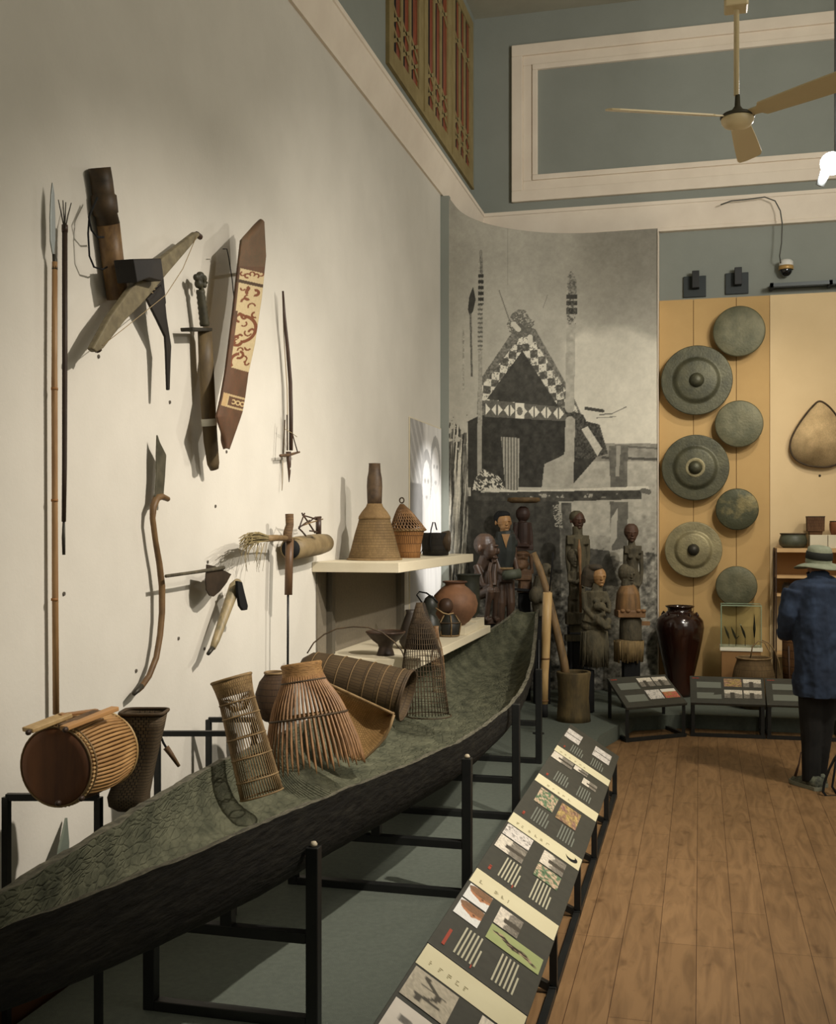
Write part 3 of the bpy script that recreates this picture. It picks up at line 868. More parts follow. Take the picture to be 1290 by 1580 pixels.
def long_content(k):
    def f(t, pos, rnd):
        if k > 0:
            m = MB(); board_rect(m, pos, .80, .995, .01, .99); strip = m.build('cream_strip', M_cream, t)
            m = MB()
            for a in range(6):
                v0 = .9 - a * .085 + rnd.uniform(-.01, .01)
                if rnd.random() < .12: continue
                for b in range(3): board_rect(m, pos, .85 + b * .014, .854 + b * .014, v0 - rnd.uniform(.01, .045), v0, .003)
            m.build('caption', M_inktext, strip)
            if k == 3:
                m = MB(); m.add([pos(.90 + .045 * math.cos(2 * math.pi * i / 20), .13 + .075 * math.sin(2 * math.pi * i / 20), .0035) for i in range(20)], [tuple(range(20))], 0, False)
                m.add([pos(.915 + .035 * math.cos(2 * math.pi * i / 20), .155 + .06 * math.sin(2 * math.pi * i / 20), .005) for i in range(20)], [tuple(range(20))], 1, False)
                m.build('emblem', [M_blackm, M_cream], strip)
        lay = {
         0: [(.62, .80, .70, .98, 'pale', 1), (.42, .60, .70, .98, 'pale', 2), (.62, .80, .12, .44, 'pale', 3), (.42, .60, .12, .44, 'pale', 4)],
         1: [(.62, .84, .62, .98, 'bw', 5), (.70, .84, .36, .60, 'bw', 6), (.46, .64, .16, .40, 'bw', 7)],
         2: [(.44, .80, .58, .86, 'green', 8), (.40, .78, .22, .52, 'market', 9)],
         3: [(.64, .84, .62, .97, 'pale', 10), (.40, .62, .62, .97, 'bw', 11), (.60, .82, .16, .46, 'bw', 12), (.38, .58, .16, .46, 'green', 13)],
         4: [(.64, .84, .70, .96, 'face', 14), (.42, .62, .70, .96, 'face', 15), (.60, .82, .34, .60, 'bw', 16), (.40, .58, .04, .60, 'lying', 17)],
         5: [(.58, .84, .56, .97, 'lizard', 18), (.26, .54, .42, .97, 'man', 19), (.40, .84, .05, .34, 'bw', 20)],
        }[k]
        for u0, u1, v0, v1, kd, sd in lay:
            if k: u0, u1 = u0 * .93, u1 * .93
            board_photo(t, pos, u0, u1, v0, v1, kd, sd)
        m = MB()
        text_lines(m, pos, .06, .34, .78, 6, .040, rnd, False)
        text_lines(m, pos, .06, .34, .40, 6, .04, rnd, False)
        m.build('text_block', M_text if k > 2 else M_textd, t)
        m = MB(); text_lines(m, pos, .06, .34 if k == 4 else .16, .90, 1, .07, rnd, k != 4)
        if k >= 3: text_lines(m, pos, .03, .10, .60, 1, .03, rnd)
        m.build('heading', M_red, t)
    return f
blab = ['farthest slanted board of the long row beside the canoe, with four pale prints',
        'second farthest board of the long row, with three small black and white photographs',
        'slanted board of the long row with two colour photographs of foliage and a market',
        'slanted board of the long row with a round dark emblem on its cream strip',
        'slanted board with a green photograph of a lying figure and a large red heading',
        'nearest board of the long row, with photographs of a lizard and a man']
# reader stands at +X looking -X: left is -Y, right is +Y
for k in range(6):
    y1, y0 = PY[k] - .004, PY[k + 1] + .004
    slanted_board('information_board', blab[k], (XF, y0, ZF), (XF, y1, ZF), (XB, y1, ZB), (XB, y0, ZB), long_content(k), 40 + k,
                  legs='both' if k in (0,) else 'left', group='slanted display panels beside the canoe')

# tables in front of the back wall
def back_content(k):
    def f(t, pos, rnd):
        m = MB()
        for v in (.78, .38):
            board_rect(m, pos, .09, .42, v - .22, v); 
        m.build('text_block', M_textd, t)
        m = MB(); text_lines(m, pos, .03, .2, .93, 1, .07, rnd); m.build('heading', M_red, t)
        for a, (u0, v0) in enumerate(((.46, .62), (.72, .62), (.46, .2), (.72, .2))):
            board_photo(t, pos, u0, u0 + .24, v0, v0 + .30, ['bw', 'feast', 'market', 'bw', 'feast', 'bw', 'pale', 'green'][(a * 3 + k * 2) % 8], 60 + k * 5 + a)
    return f
zf, zb = .285, .462
g_ = 'slanted display tables along the back wall'
slanted_board('display_table', 'angled black display table in the corner, just right of the wooden mortar', (-.575, 9.06, zf), (-.10, 9.44, zf), (-.295, 9.86, zb), (-.765, 9.50, zb), back_content(0), 1, group=g_, cat='display table')
slanted_board('display_table', 'black display table with four photographs in front of the glazed jar and glass case', (-.075, 9.47, zf), (.525, 9.50, zf), (.525, 9.83, zb), (-.085, 9.82, zb), back_content(1), 2, group=g_, cat='display table')
slanted_board('display_table', 'black display table partly hidden by the person in the blue shirt', (.535, 9.50, zf), (1.14, 9.52, zf), (1.14, 9.84, zb), (.535, 9.83, zb), back_content(2), 3, group=g_, cat='display table')

# ------------------------------------------------------------------ helpers for modelled exhibits
def V3(px, py, D, dd=0.0):
    return at(px, py, D) if not dd else at(px, py, D) + FV * dd
ROT = Matrix((RV, FV, ZV)).transposed()
def sculpt(mb, shapes, D, mi=0):
    """tapered tubes and ellipsoids given at distance D; dd = metres further away"""
    s = D / F
    for sh in shapes:
        k = sh[0]
        if k == 'e':
            _, x, y, dd, rx, ry, rd = sh[:7]
            mb.ell(V3(x, y, D, dd), (rx * s, rd * s, ry * s), ROT, 16, mi)
        elif k == 't':
            pts = [V3(p[0], p[1], D, p[2]) for p in sh[1]]
            mb.tube(pts, [r * s for r in sh[2]], 12, mi)
        elif k == 'b':
            _, x, y, dd, hx, hy, hd = sh[:7]
            c = V3(x, y, D, dd); a, b, e = RV * hx * s, FV * hd * s, ZV * hy * s
            mb.hull8([c - a - b - e, c + a - b - e, c + a + b - e, c - a + b - e, c - a - b + e, c + a - b + e, c + a + b + e, c - a + b + e], mi)
        elif k == 'l':               # lathe: x, [(y, r)], dd
            _, x, prof, dd = sh[:4]
            z0 = V3(x, prof[0][0], D, dd)
            mb.lathe([(r * s, (prof[0][0] - y) * s) for y, r in prof], z0, (0, 0, 1), 20, mi)
    return mb
def carve(name, shapes, D, m, parent, voxel=.007, sm=2):
    o = sculpt(MB(), shapes, D).build(name, m, parent, recalc=False)
    return remesh(o, voxel, sm)
def pot(px, D, prof, dd=0, cap=False, seg=40, bottom=True, thick=.012):
    """vessel with an inner wall; prof (y, r) from base to rim in pixels at distance D"""
    s = D / F; z0 = V3(px, prof[0][0], D, dd)
    P_ = [(max(r * s, .001), (prof[0][0] - y) * s) for y, r in prof]
    inner = [(max(r - thick, .001), max(h, thick)) for r, h in P_[::-1]]
    inner[0] = (max(P_[-1][0] - thick, .002), P_[-1][1])
    return MB().lathe([(.0012, 0.0)] + P_ + inner + [(.0012, thick)], z0, (0, 0, 1), seg, cap=False)

# ------------------------------------------------------------------ things hung on the left wall
def wtube(pts, off, rpx, seg=10):
    """pts (px,py[,extra off]); rpx radius in pixels"""
    P_ = []; R = []
    for i, p in enumerate(pts):
        o = off + (p[2] if len(p) > 2 else 0)
        q = wl(p[0], p[1], o); P_.append(q)
        r = rpx[i] if isinstance(rpx, (list, tuple)) else rpx
        D = q.y * CA - q.x * SA
        R.append(r * D / F)
    return P_, R
def wprism(outline, off, th, mb=None):
    mb = mb or MB()
    return mb.prism([wl(x, y, off + th) for x, y in outline], (-th, 0, 0))
def root(px, py, off): 
    p = wl(px, py, off); return (p.x, p.y, p.z)

t = thing('long_spear', 'long spear with a steel blade and bamboo shaft, hung upright on the left wall', 'spear', root(86, 1100, .035), group=None)
MB().tube(*wtube([(84.5, 404), (84, 560), (84, 600), (84.5, 770), (85, 900), (86.5, 1102)], .035, [4.2, 4.4, 4.7, 4.6, 4.9, 5]), 10).build('shaft', M_bamboo, t)
m = MB(); m.tube(*wtube([(83, 392), (84.5, 404), (84.5, 416)], .035, [2.5, 3.6, 4.6])); m.build('socket', M_iron, t)
wprism([(81.5, 281), (84.5, 300), (86, 340), (86, 370), (84, 392), (82, 392), (78.5, 372), (78, 335), (79.5, 300)], .032, .006).build('blade', M_steel, t, bevel=.002)
m = MB()
for yy_ in (600, 772, 925): m.tube(*wtube([(84.2, yy_ - 2), (84.2, yy_ + 2)], .035, [5.4, 5.4]))
m.build('bamboo_node', mat('bamboo_node', srgb(140, 96, 52), .6), t)
t = thing('fish_spear', 'dark fishing spear with four thin prongs beside the bamboo spear', 'spear', root(99, 856, .035))
MB().tube(*wtube([(100, 350), (100, 560), (99.5, 720), (98.5, 805)], .035, [4.2, 4.1, 3.8, 3.4])).build('shaft', mat('dark_stained_cane', srgb(60, 46, 34), .55, srgb(44, 34, 26), 10), t)
for dx, top in ((-10, 308), (-3, 309), (1.5, 312), (10, 313)):
    MB().tube(*wtube([(100 + dx * .1, 352), (100 + dx * .5, 332), (100 + dx, top)], .035 + .01 * (abs(dx) < 5), [1.0, 1.0, .7]), 6).build('prong', M_iron, t)
MB().tube(*wtube([(98.5, 800), (98, 830), (98.5, 856)], .035, [1.8, 2.8, 2.4])).build('butt_spike', M_iron, t)
MB().tube(*wtube([(100, 347), (100, 358)], .035, [4.8, 4.8])).build('binding', M_dkwood, t)

t = thing('bamboo_quiver', 'thick bamboo quiver with dark lid and looped cord, high on the left wall', 'quiver', root(168, 462, .05))
MB().tube(*wtube([(167, 345), (173, 395), (182, 462)], .047, [17.5, 17, 16.5]), 20).build('tube_body', mat('stained_bamboo', srgb(126, 98, 62), .5, srgb(82, 62, 42), 9, (3, 3, 1)), t)
MB().tube(*wtube([(153.5, 259), (157, 280), (159.5, 300), (160, 302), (161.5, 318), (163, 330), (164, 331), (167, 346)], .047, [17, 17, 17, 19.5, 19.8, 19.5, 17, 17.8]), 20).build('lid', mat('dark_quiver_lid', srgb(48, 40, 29), .55, srgb(76, 60, 40), 14), t)
MB().tube(*wtube([(150, 305), (138, 330), (136, 360), (138, 395), (145, 412), (158, 416), (165, 412)], .06, 1.5), 6).build('cord', M_blackm, t)
MB().tube(*wtube([(150, 305), (137, 335), (141, 355), (150, 366), (160, 366)], .07, 1.6), 6).build('cord', M_blackm, t)

t = thing('hunting_crossbow', 'wooden crossbow with a broad curved bow and dark stock, below the quiver', 'crossbow', root(262, 602, .1))
wprism([(251, 398), (303.3, 357.7), (307.5, 358.5), (309, 363.3), (284, 393), (256.7, 424.7), (247, 437), (231, 456), (215.8, 473), (193.5, 495), (160, 538), (150, 543.5), (143.5, 538), (171, 488), (201, 447), (213, 434), (232, 428)], .10, .028).build('bow', mat('olive_bow_wood', srgb(122, 112, 86), .6, srgb(98, 89, 68), 8, (1, 3, 3)), t, bevel=.006)
m = MB(); wprism([(206, 399.5), (249, 398.6), (253, 428), (249, 434), (230, 429), (212, 436)], .10, .085, m)
wprism([(227, 461), (248, 440), (254.5, 455), (258, 490), (265, 534), (264, 556), (262.5, 602), (259.5, 602), (257.5, 545), (256, 520), (244, 495)], .085, .012, m)
wprism([(249, 399), (253, 428), (257, 470), (248, 440), (240, 447), (230, 456), (222, 440), (228, 412)], .06, .035, m)
m.build('stock', mat('near_black_wood', srgb(38, 33, 27), .5, srgb(24, 21, 18), 8), t, bevel=.004)
MB().tube(*wtube([(303, 365), (282, 415), (256, 455), (225, 480), (190, 508), (158, 533)], .13, .6), 6).build('bowstring', M_string, t)
MB().tube(*wtube([(147, 531), (152, 541)], .1, [6, 6])).build('end_binding', M_dkwood, t)
MB().tube(*wtube([(303, 361), (309, 366)], .1, [4.5, 4.5])).build('end_binding', M_dkwood, t)
m = MB()
for k in range(4): m.tube(*wtube([(196 + k * 4, 452 - k * 3), (206 + k * 6, 447 - k * 2), (222 + k * 5, 447 - k * 2), (236 + k * 3, 452 - k * 5)], .118, .9), 5)
m.build('lashing', M_string, t)

t = thing('sheathed_sword', 'sword in a wooden sheath with carved head handle and white tape band', 'sword', root(330, 725, .06))
carve('carved_handle', [], 1, M_dkwood, t) if False else None
m = MB()
for (x, y, r) in ((303, 428, 6), (309, 426, 7.5), (314, 430, 6.5), (307, 438, 8), (315, 440, 5), (319, 436, 2.6), (311, 447, 5)):
    p = wl(x, y, .07); D_ = p.y * CA - p.x * SA; m.ell(p, (r * D_ / F * .9, r * D_ / F, r * D_ / F), None, 12)
remesh(m.build('carved_pommel', mat('olive_carved_grip', srgb(72, 68, 50), .55, srgb(48, 46, 36), 20), t, recalc=False), .005, 1)
pts = []; rad = []
for k in range(15):
    f = k / 14; pts.append((309 + 7 * f, 447 + 56 * f)); rad.append(6.2 + f * .8 + (.9 if k % 2 else 0))
MB().tube(*wtube(pts, .07, rad), 14).build('grip', MATS['olive_carved_grip'], t)
wprism([(297, 505), (328, 506), (328, 511), (298, 511)], .04, .06).build('guard', M_iron, t, bevel=.003)
m = MB(); m.tube(*wtube([(316, 511), (318, 560), (321, 620), (325, 680), (329, 715), (331, 724)], .07, [11.5, 12, 12, 11.5, 10, 7]), 14, sq=(1, .62))
sheath_ = m.build('sheath', mat('sheath_wood', srgb(104, 88, 60), .55, srgb(78, 66, 48), 8, (3, 3, .8)), t)
MB().tube(*wtube([(322.3, 646), (323.2, 657)], .07, [12.6, 12.5]), 14, sq=(1, .66)).build('tape', mat('white_tape', srgb(212, 210, 196), .6), sheath_)

# painted shield
t = thing('painted_shield', 'long pointed red-brown shield with cream panel of painted scrolls', 'shield', root(349, 692, .17))
Le = [(342, 403), (371, 370), (431, 363), (482, 357.5), (569, 346.7), (616, 338.5), (643, 332), (662, 338.5), (692, 349)]
Re = [(342, 403.6), (395, 406.5), (458, 400), (531, 389), (576, 379), (613, 374), (635, 370), (648, 365.7), (692, 349.8)]
ysd = np.linspace(342, 692, 420); lx = np.interp(ysd, [a for a, b in Le], [b for a, b in Le]); rx = np.interp(ysd, [a for a, b in Re], [b for a, b in Re])
us = np.linspace(0, 1, 110)
Pn = np.zeros((420, 110, 3))
for j in range(420):
    for i, u in enumerate(us):
        Pn[j, i] = wl(lx[j] + (rx[j] - lx[j]) * u, ysd[j], .17 + .015 * math.sin(math.pi * u))
UU, YY = np.meshgrid(us, ysd)
def paint_shield(u, y):
    n = fbm(u * 4, y / 16, 71); n3 = fbm(u * 26, y / 2, 72, 3)
    c = np.stack([92 + 26 * (n - .5) + 16 * (n3 - .5), 67 + 16 * (n - .5), 49 + 10 * (n - .5)], -1)
    up = y < 412
    c = np.where(up[..., None], c * .9 + np.array([16, 18, 14]), c)
    yb = y + u * -8
    def put(m, v):
        nonlocal c
        c = np.where(m[..., None], np.array(v, float) + (16 * (n3 - .5))[..., None], c)
    cream = (yb > 414) & (yb < 566) & (u > .06 + .08 * (y > 480))
    put(cream, (186, 168, 130))
    put((yb > 431) & (yb < 436), (72, 56, 40))
    def arc(cx, cy, r, a0, a1, w=1.6, sp=0.0):
        X = u * 34; ang = np.arctan2(y - cy, X - cx); d = np.hypot(X - cx, y - cy)
        an = (ang - a0) % (2 * np.pi); span = (a1 - a0) % (2 * np.pi) or 2 * np.pi
        put((an < span) & (np.abs(d - r - sp * an) < w * 1.25) & cream, (112, 66, 42))
    pi = math.pi
    for k in range(5): arc(6 + k * 6, 423 + (k % 2) * 3, 3, k, k + 4.4, .9)
    arc(10, 446, 5, -.8, 1.2); arc(18, 450, 5, 2.2, 4.6); arc(25, 452, 4, -2, 2); arc(13, 466, 5, 3, 5.8, 1.2)
    arc(12, 508, 20, -1.45, 1.5, 1.9); arc(9, 492, 5, 1.6, 5.8, 1.4, .4); arc(14, 489, 3, 0, 4, 1.2)
    arc(9, 527, 6, .3, 4.8, 1.9, .3); arc(12, 520, 3, 2, 6, 1.2); arc(28, 486, 4, 1, 4.6, 1.2); arc(27, 512, 4, 3, 6, 1.3)
    arc(16, 558, 12, 2.4, 4.6, 1.8); arc(15, 548, 5, -1.6, 2.2, 1.5); arc(25, 536, 4, .4, 3.2, 1.1); arc(28, 560, 3, 0, 4, 1)
    for k in range(9): arc(8 + (k * 7) % 21, 446 + k * 13.5, 2.6 + (k % 3), k * 1.3, k * 1.3 + 3.6, .9)
    band = (yb > 606) & (yb < 626)
    put(band & (u > .04) & (u < .24), (176, 148, 104))
    put(band & (u > .24) & ((yb < 609) | (yb > 623) | (np.abs(u - .27) < .03)), (178, 156, 116))
    X = u * 34
    put(band & (u > .45) & (np.abs(np.hypot((X % 7) - 3.5, yb - 616) - 3) < .8), (196, 172, 126))
    return c
sh = grid_mesh('face', Pn, paint_shield(UU, YY), painted('shield_paint', .6, .25), t)
so = sh.modifiers.new('solid', 'SOLIDIFY'); so.thickness = .014; so.offset = -1
MB().tube(*wtube([(344, 384), (350, 384), (353, 398), (358, 430), (362, 470)], .1, .8), 5).build('hanging_cord', M_blackm, t)
MB().tube([wl(375, 420, .165), wl(373, 422, .0)], .008, 6).build('wall_peg', M_iron, t)

t = thing('small_crossbow', 'thin dark bow with trigger sticks and a pointed tip, hanging right of the shield', 'crossbow', root(446, 742, .04))
MB().tube(*wtube([(436.5, 449), (439, 490), (444, 540), (448, 590), (449, 640), (449, 695)], .05, [1.6, 2.6, 3.1, 3.2, 3.3, 3.2]), 8).build('bow_stave', M_dkwood, t)
MB().tube(*wtube([(436, 455), (438, 520), (443, 600), (444, 695)], .035, .7), 5).build('bowstring', M_string, t)
MB().tube(*wtube([(443, 640), (443.5, 695)], .04, 1.3), 6).build('cane', M_cane_d, t)
MB().tube(*wtube([(439.5, 648), (437, 700)], .06, 1.1), 6).build('arrow', M_cane_d, t)
MB().tube(*wtube([(450, 665), (459, 697)], .06, 1.0), 6).build('arrow', M_cane_d, t)
MB().tube(*wtube([(432.5, 703), (446, 702), (462, 697.5)], .055, [2.2, 2.4, 1.4]), 8).build('cross_piece', M_wood, t)
MB().tube(*wtube([(445, 697), (446, 716), (446.3, 730), (446, 744)], .05, [4.4, 3.4, 2.2, .6]), 8).build('tip', M_dkwood, t)
MB().tube(*wtube([(446.2, 718.5), (446.3, 725)], .05, [3.3, 2.8]), 8).build('tape', MATS['white_tape'], t)
MB().tube(*wtube([(440, 662), (450, 668), (458, 674)], .06, .5), 5).build('lashing', M_string, t)
MB().tube(*wtube([(436.5, 710), (435, 757)], .02, .5), 5).build('cord', M_string, t)

t = thing('bush_knife', 'bush knife with a pointed blade and long curving bamboo handle', 'knife', root(208, 1072, .05))
wprism([(243.5, 671), (247, 682), (257, 702), (255, 735), (252.5, 768), (240, 768), (242.5, 730), (242.5, 700)], .045, .008).build('blade', mat('old_steel', srgb(112, 108, 92), .45, srgb(84, 82, 70), 12, metal=.6), t, bevel=.002)
MB().tube(*wtube([(259, 770), (250, 766), (242, 768), (236.5, 782), (235.5, 800), (240, 835), (246, 870), (250, 905), (250, 945), (247, 980), (241, 1015), (230, 1043), (218, 1060), (212, 1066)], .05, [4.2, 5, 6, 5.6, 4.6, 4.5, 4.9, 5.2, 5.0, 4.9, 4.8, 4.6, 4.6, 4]), 10).build('handle', mat('brown_bamboo', srgb(120, 94, 62), .5, srgb(92, 70, 46), 9), t)
MB().tube(*wtube([(218, 1059), (206.5, 1071)], .05, [5.2, 3.2]), 8).build('end_cap', M_iron, t)

t = thing('weeding_hoe', 'small hoe with a fan-shaped dark blade and thin straight handle', 'hoe', root(330, 920, .1))
MB().tube(*wtube([(256, 889), (300, 883), (345, 876)], .10, [2.6, 2.6, 3.2]), 8).build('handle', M_stone, t)
m = wprism([(320, 871), (333, 874), (342, 878), (357, 886), (350, 899), (340, 912), (330, 920.5), (324, 919), (319, 910), (318, 895)], .09, .006)
m.build('blade', mat('rust_brown_iron', srgb(66, 54, 42), .6, srgb(50, 42, 34), 14, metal=.3), t)
MB().tube([wl(334, 878, .09), wl(334, 878, .0)], .006, 6).build('wall_peg', M_iron, t)
t = thing('hafted_adze', 'adze with a thick pale curved handle and dark blade, below the hoe', 'adze', root(322, 1008, .1))
MB().tube(*wtube([(367, 899), (362, 905), (357, 920), (348, 945), (340, 968), (333, 988), (328, 1000)], .09, [7, 8.6, 8.4, 7.6, 6.8, 6, 4.6]), 14).build('handle', mat('pale_worn_wood', srgb(158, 140, 104), .5, srgb(112, 104, 80), 10, (3, 3, 1), spec=.45), t)
wprism([(367, 896), (374, 898), (378, 915), (383, 935), (382, 941), (376, 942), (371, 935), (368, 915)], .12, .015).build('blade', M_blackm, t, bevel=.003)
MB().tube(*wtube([(329, 998), (321, 1009)], .09, [4, 3]), 8).build('end_cap', M_iron, t)
MB().tube([wl(364, 908, .09), wl(364, 908, 0)], .006, 6).build('wall_peg', M_iron, t)

# rattle-like tool on a black rod: sheaf of fibre, bamboo tube and post
t = thing('fibre_pole_tool', 'carved post with a fibre sheaf and a bamboo cylinder, mounted on a black rod', 'tool', root(444, 1030, .12))
MB().tube(*wtube([(446.5, 793), (447, 810), (444, 822), (443, 835)], .13, [6.4, 6.2, 7, 7.4]), 14).build('bound_head', mat('bound_bark', srgb(112, 86, 56), .8, srgb(78, 60, 42), 30, (1, 1, 5), bump=.6), t)
MB().tube(*wtube([(447, 832), (446, 870), (445, 918)], .13, [6.4, 6.2, 6.0]), 14).build('post', mat('polished_post', srgb(112, 84, 58), .45, srgb(78, 58, 42), 7, (3, 3, .7)), t)
MB().tube(*wtube([(444.5, 915), (444, 1032)], .13, 1.9), 8).build('rod', M_black, t)
m = MB(); pa = wl(460, 848, .09); pb2 = wl(500, 836, .16)
P_, R_ = wtube([(449, 847), (462, 845), (490, 840), (502, 838)], .09, [17.5, 17.8, 16.6, 14])
m.tube(P_, R_, 22); MB().lathe([(.001, 0), (R_[0] * .86, 0), (R_[0] * .86, .004), (.001, .004)], P_[0] - (P_[1] - P_[0]).normalized() * .005, P_[1] - P_[0], 20).build('open_end_shade', M_blackm, t); m.build('bamboo_cylinder', mat('grey_tan_bamboo', srgb(140, 122, 88), .55, srgb(112, 96, 68), 10), t)  # black disc paints the shade inside the open bamboo end
m = MB(); m.tube(*wtube([(441, 830.5), (425, 830), (412, 831)], .13, [4.4, 5, 5.4]), 10)
m.build('sheaf_binding', M_cane, t)
m = MB(); rnd = random.Random(4)
for k in range(70):
    a = rnd.uniform(-5, 5); l = rnd.uniform(28, 46); dr = rnd.uniform(-4, 9) ; o_ = rnd.uniform(-.02, .03)
    x0_ = 414; pts = [(x0_, 831 + a * .8, o_ * .3), (x0_ - l * .45, 829 + a * 1.6, o_), (x0_ - l * .8, 830 + a * 1.7 + dr * .4, o_ * 1.4), (x0_ - l, 836 + a * 1.2 + dr, o_ * 1.8)]
    m.tube(*wtube(pts, .13, [1.0, .9, .6, .4]), 4)
for k in range(22):
    x_ = rnd.uniform(366, 408); l = rnd.uniform(12, 46)
    m.tube(*wtube([(x_ + 4, 838), (x_ + rnd.uniform(-3, 3), 838 + l * .5), (x_ + rnd.uniform(-6, 6), 838 + l)], .13, [.5, .35, .25]), 4)
fb = m.build('fibre_sheaf', mat('dry_fibre', srgb(156, 140, 98), .9, srgb(112, 98, 66), 20), t); fb['kind'] = 'stuff'
t = thing('thorn_stick_frame', 'tangle of short dark tied sticks on a brown peg above the bamboo cylinder', 'tool', root(490, 822, .16))
stk_ = [((461, 813), (498, 801), 1.0), ((466, 792), (486, 822), 1.3), ((470, 792), (462, 814), 1.2), ((467, 795), (492, 803), 1.3), ((462, 814), (478, 803), 1.2), ((461, 815), (472, 827), 1.3), ((478, 805), (487, 798), 1.2), ((478, 819), (494, 822), 1.3), ((484, 800), (495, 798), 1.6)]
for a, b, r in stk_:
    MB().tube(*wtube([a, ((a[0] + b[0]) / 2, (a[1] + b[1]) / 2 - .6), b], .17 + random.uniform(-.015, .015), r), 6).build('stick', M_dkwood if r > 1 else M_cane, t)
MB().tube(*wtube([(491.5, 799), (491.5, 824)], .17, 4.4), 10).build('peg', M_sred, t)

# wall plugs
first = None
PLUG = ['just below the tip of the crossbow stock', 'in the empty wall between the curved knife and the pole tool', 'left of the curved knife, beside the spear shaft', 'right of the lower handle of the curved knife', 'left of the tip of the curved knife handle', 'beside the lower end of the adze', 'directly below the point of the shield', 'above the hoe blade', 'below the left end of the crossbow bow']
for i, (x, y) in enumerate([(261.5, 620.5), (332, 781), (98, 916), (275, 985), (209.5, 1035), (315, 1001), (349, 697), (320, 867), (151.5, 550), (236, 480), (85, 219), (13, 918)][:9]):
    p = wl(x, y, 0)
    if first is None:
        o = MB().lathe([(.004, .0), (.0075, .0), (.0075, .004), (.003, .004), (.003, .001), (.0008, .001)], (0, 0, 0), (1, 0, 0), 10).build('wall_plug', mat('grey_plug', srgb(92, 86, 76), .7), None, local=True)
        first = o
    else:
        o = first.copy(); C.objects.link(o)
    o.location = (WX + .0005, p.y, p.z)
    tag(o, 'tiny grey screw plug ' + PLUG[i], 'wall plug', 'screw plugs in the white wall')

# ------------------------------------------------------------------ drum, bag and traps
def lat(center, axis, prof, seg=36, cap=True, **k):
    return MB().lathe(prof, center, axis, seg, cap=cap, **k)
Y1, Y2 = 2.93, 3.21
hx, hz = -1.872, 1.03
t = thing('barrel_drum', 'barrel drum of split bamboo with a brown skin head, resting on a loop stand', 'drum', (hx, 3.07, .91))
M_split = mat('split_bamboo', srgb(182, 142, 92), .55, srgb(150, 112, 68), 10, (4, .8, 4))
Ld = Y2 - Y1
def drum_r(f): return .114 + .017 * math.sin(math.pi * min(1, f * 1.05)) 
MB().lathe([(drum_r(f) - .006, f * Ld) for f in np.linspace(0.0, 1, 9)], (hx, Y1, hz), (0, 1, 0), 40).build('shell', mat('drum_shell', srgb(92, 62, 38), .6), t)
m = MB()
for k in range(62):
    a = 2 * math.pi * k / 62
    if math.sin(a) < -.72: continue
    pts = [(hx + math.cos(a) * drum_r(f), Y1 + .008 + f * (Ld - .012), hz + math.sin(a) * drum_r(f)) for f in np.linspace(0, 1, 6)]
    m.tube(pts, [.0054] * 6, 6)
m.build('bamboo_slats', M_split, t)
M_skin = mat('drum_skin', srgb(122, 78, 48), .55, srgb(78, 50, 34), 2.6, (4, 1, .7), lo=.35, hi=.68)
skin_ = MB().lathe([(.001, -.006), (.09, -.006), (.112, -.002), (.1175, .006), (.1175, .03), (.11, .032)], (hx, Y1, hz), (0, 1, 0), 48, cap=False).build('skin_head', M_skin, t)
m = MB()
for yy_, r in ((Y1 + .003, .119), (Y1 + .028, .122)): m.tube([(hx + r * math.cos(a), yy_, hz + r * math.sin(a)) for a in np.linspace(0, 2 * math.pi, 40)[:-1]], .0034, 6, closed=True)
m.build('hoop', M_cane, t)
m = MB(); m.tube([(hx + .118 * math.cos(a), Y2, hz + .118 * math.sin(a)) for a in np.linspace(0, 2 * math.pi, 40)[:-1]], .005, 6, closed=True); m.build('hoop', M_bamboo_l, t)
m = MB()
for k in range(60):
    a = 2 * math.pi * k / 60; m.ell((hx + .121 * math.cos(a), Y1 + .015, hz + .121 * math.sin(a)), (.0045, .006, .0045), None, 6)
m.build('lacing', M_bamboo_l, skin_)
m = MB()
D1 = 3.25
m.bar(V3(42, 1127, D1), V3(104, 1103, D1 + .12), .05, .014); m.build('wood_strip', M_bamboo_l, t, bevel=.003)
MB().bar(V3(96, 1122, D1), V3(150, 1099, D1 + .16), .035, .016).build('wood_strip', M_wood, t, bevel=.003)
MB().bar(V3(98, 1124, D1 - .02), V3(178, 1093, D1 + .2), .03, .014).build('wood_strip', mat('tan_lath', srgb(184, 138, 88), .5), t, bevel=.003)
MB().bar(V3(92, 1104, D1 + .1), V3(150, 1096, D1 + .2), .02, .01).build('wood_strip', mat('tan_lath2', srgb(150, 108, 66), .5), t, bevel=.003)
for x_, y_ in ((101, 1126), (44, 1130), (90, 1239), (126, 1232)):
    MB().ell(V3(x_, y_, D1 - .04), (.008, .012, .009), None, 8).build('peg', M_dkwood, t)

# woven bag
M_bag = weave('dark_weave', srgb(104, 88, 66), srgb(30, 26, 21), 110, 76, 1.0)
D_ = 3.62
t = thing('woven_bag_basket', 'tall dark square-mouthed woven basket leaning beside the barrel drum', 'basket', tuple(V3(203, 1246, D_)))
rows = [(1248, 207, 24, .9), (1240, 200, 30, .95), (1226, 199, 31, 1), (1205, 205, 29, 1), (1180, 213, 26, 1), (1150, 219, 27, 1), (1120, 222, 31, 1), (1098, 222.5, 34.5, 1)]
def sqring(cx, cy, hw, D, q=.35, tilt=0):
    s = D / F; c = V3(cx, cy, D); r = []
    for k in range(32):
        a = 2 * math.pi * k / 32 + .3
        x = math.copysign(abs(math.cos(a)) ** q, math.cos(a)); y = math.copysign(abs(math.sin(a)) ** q, math.sin(a))
        r.append(c + RV * x * hw * s * .96 + FV * y * hw * s * .8)
    return r
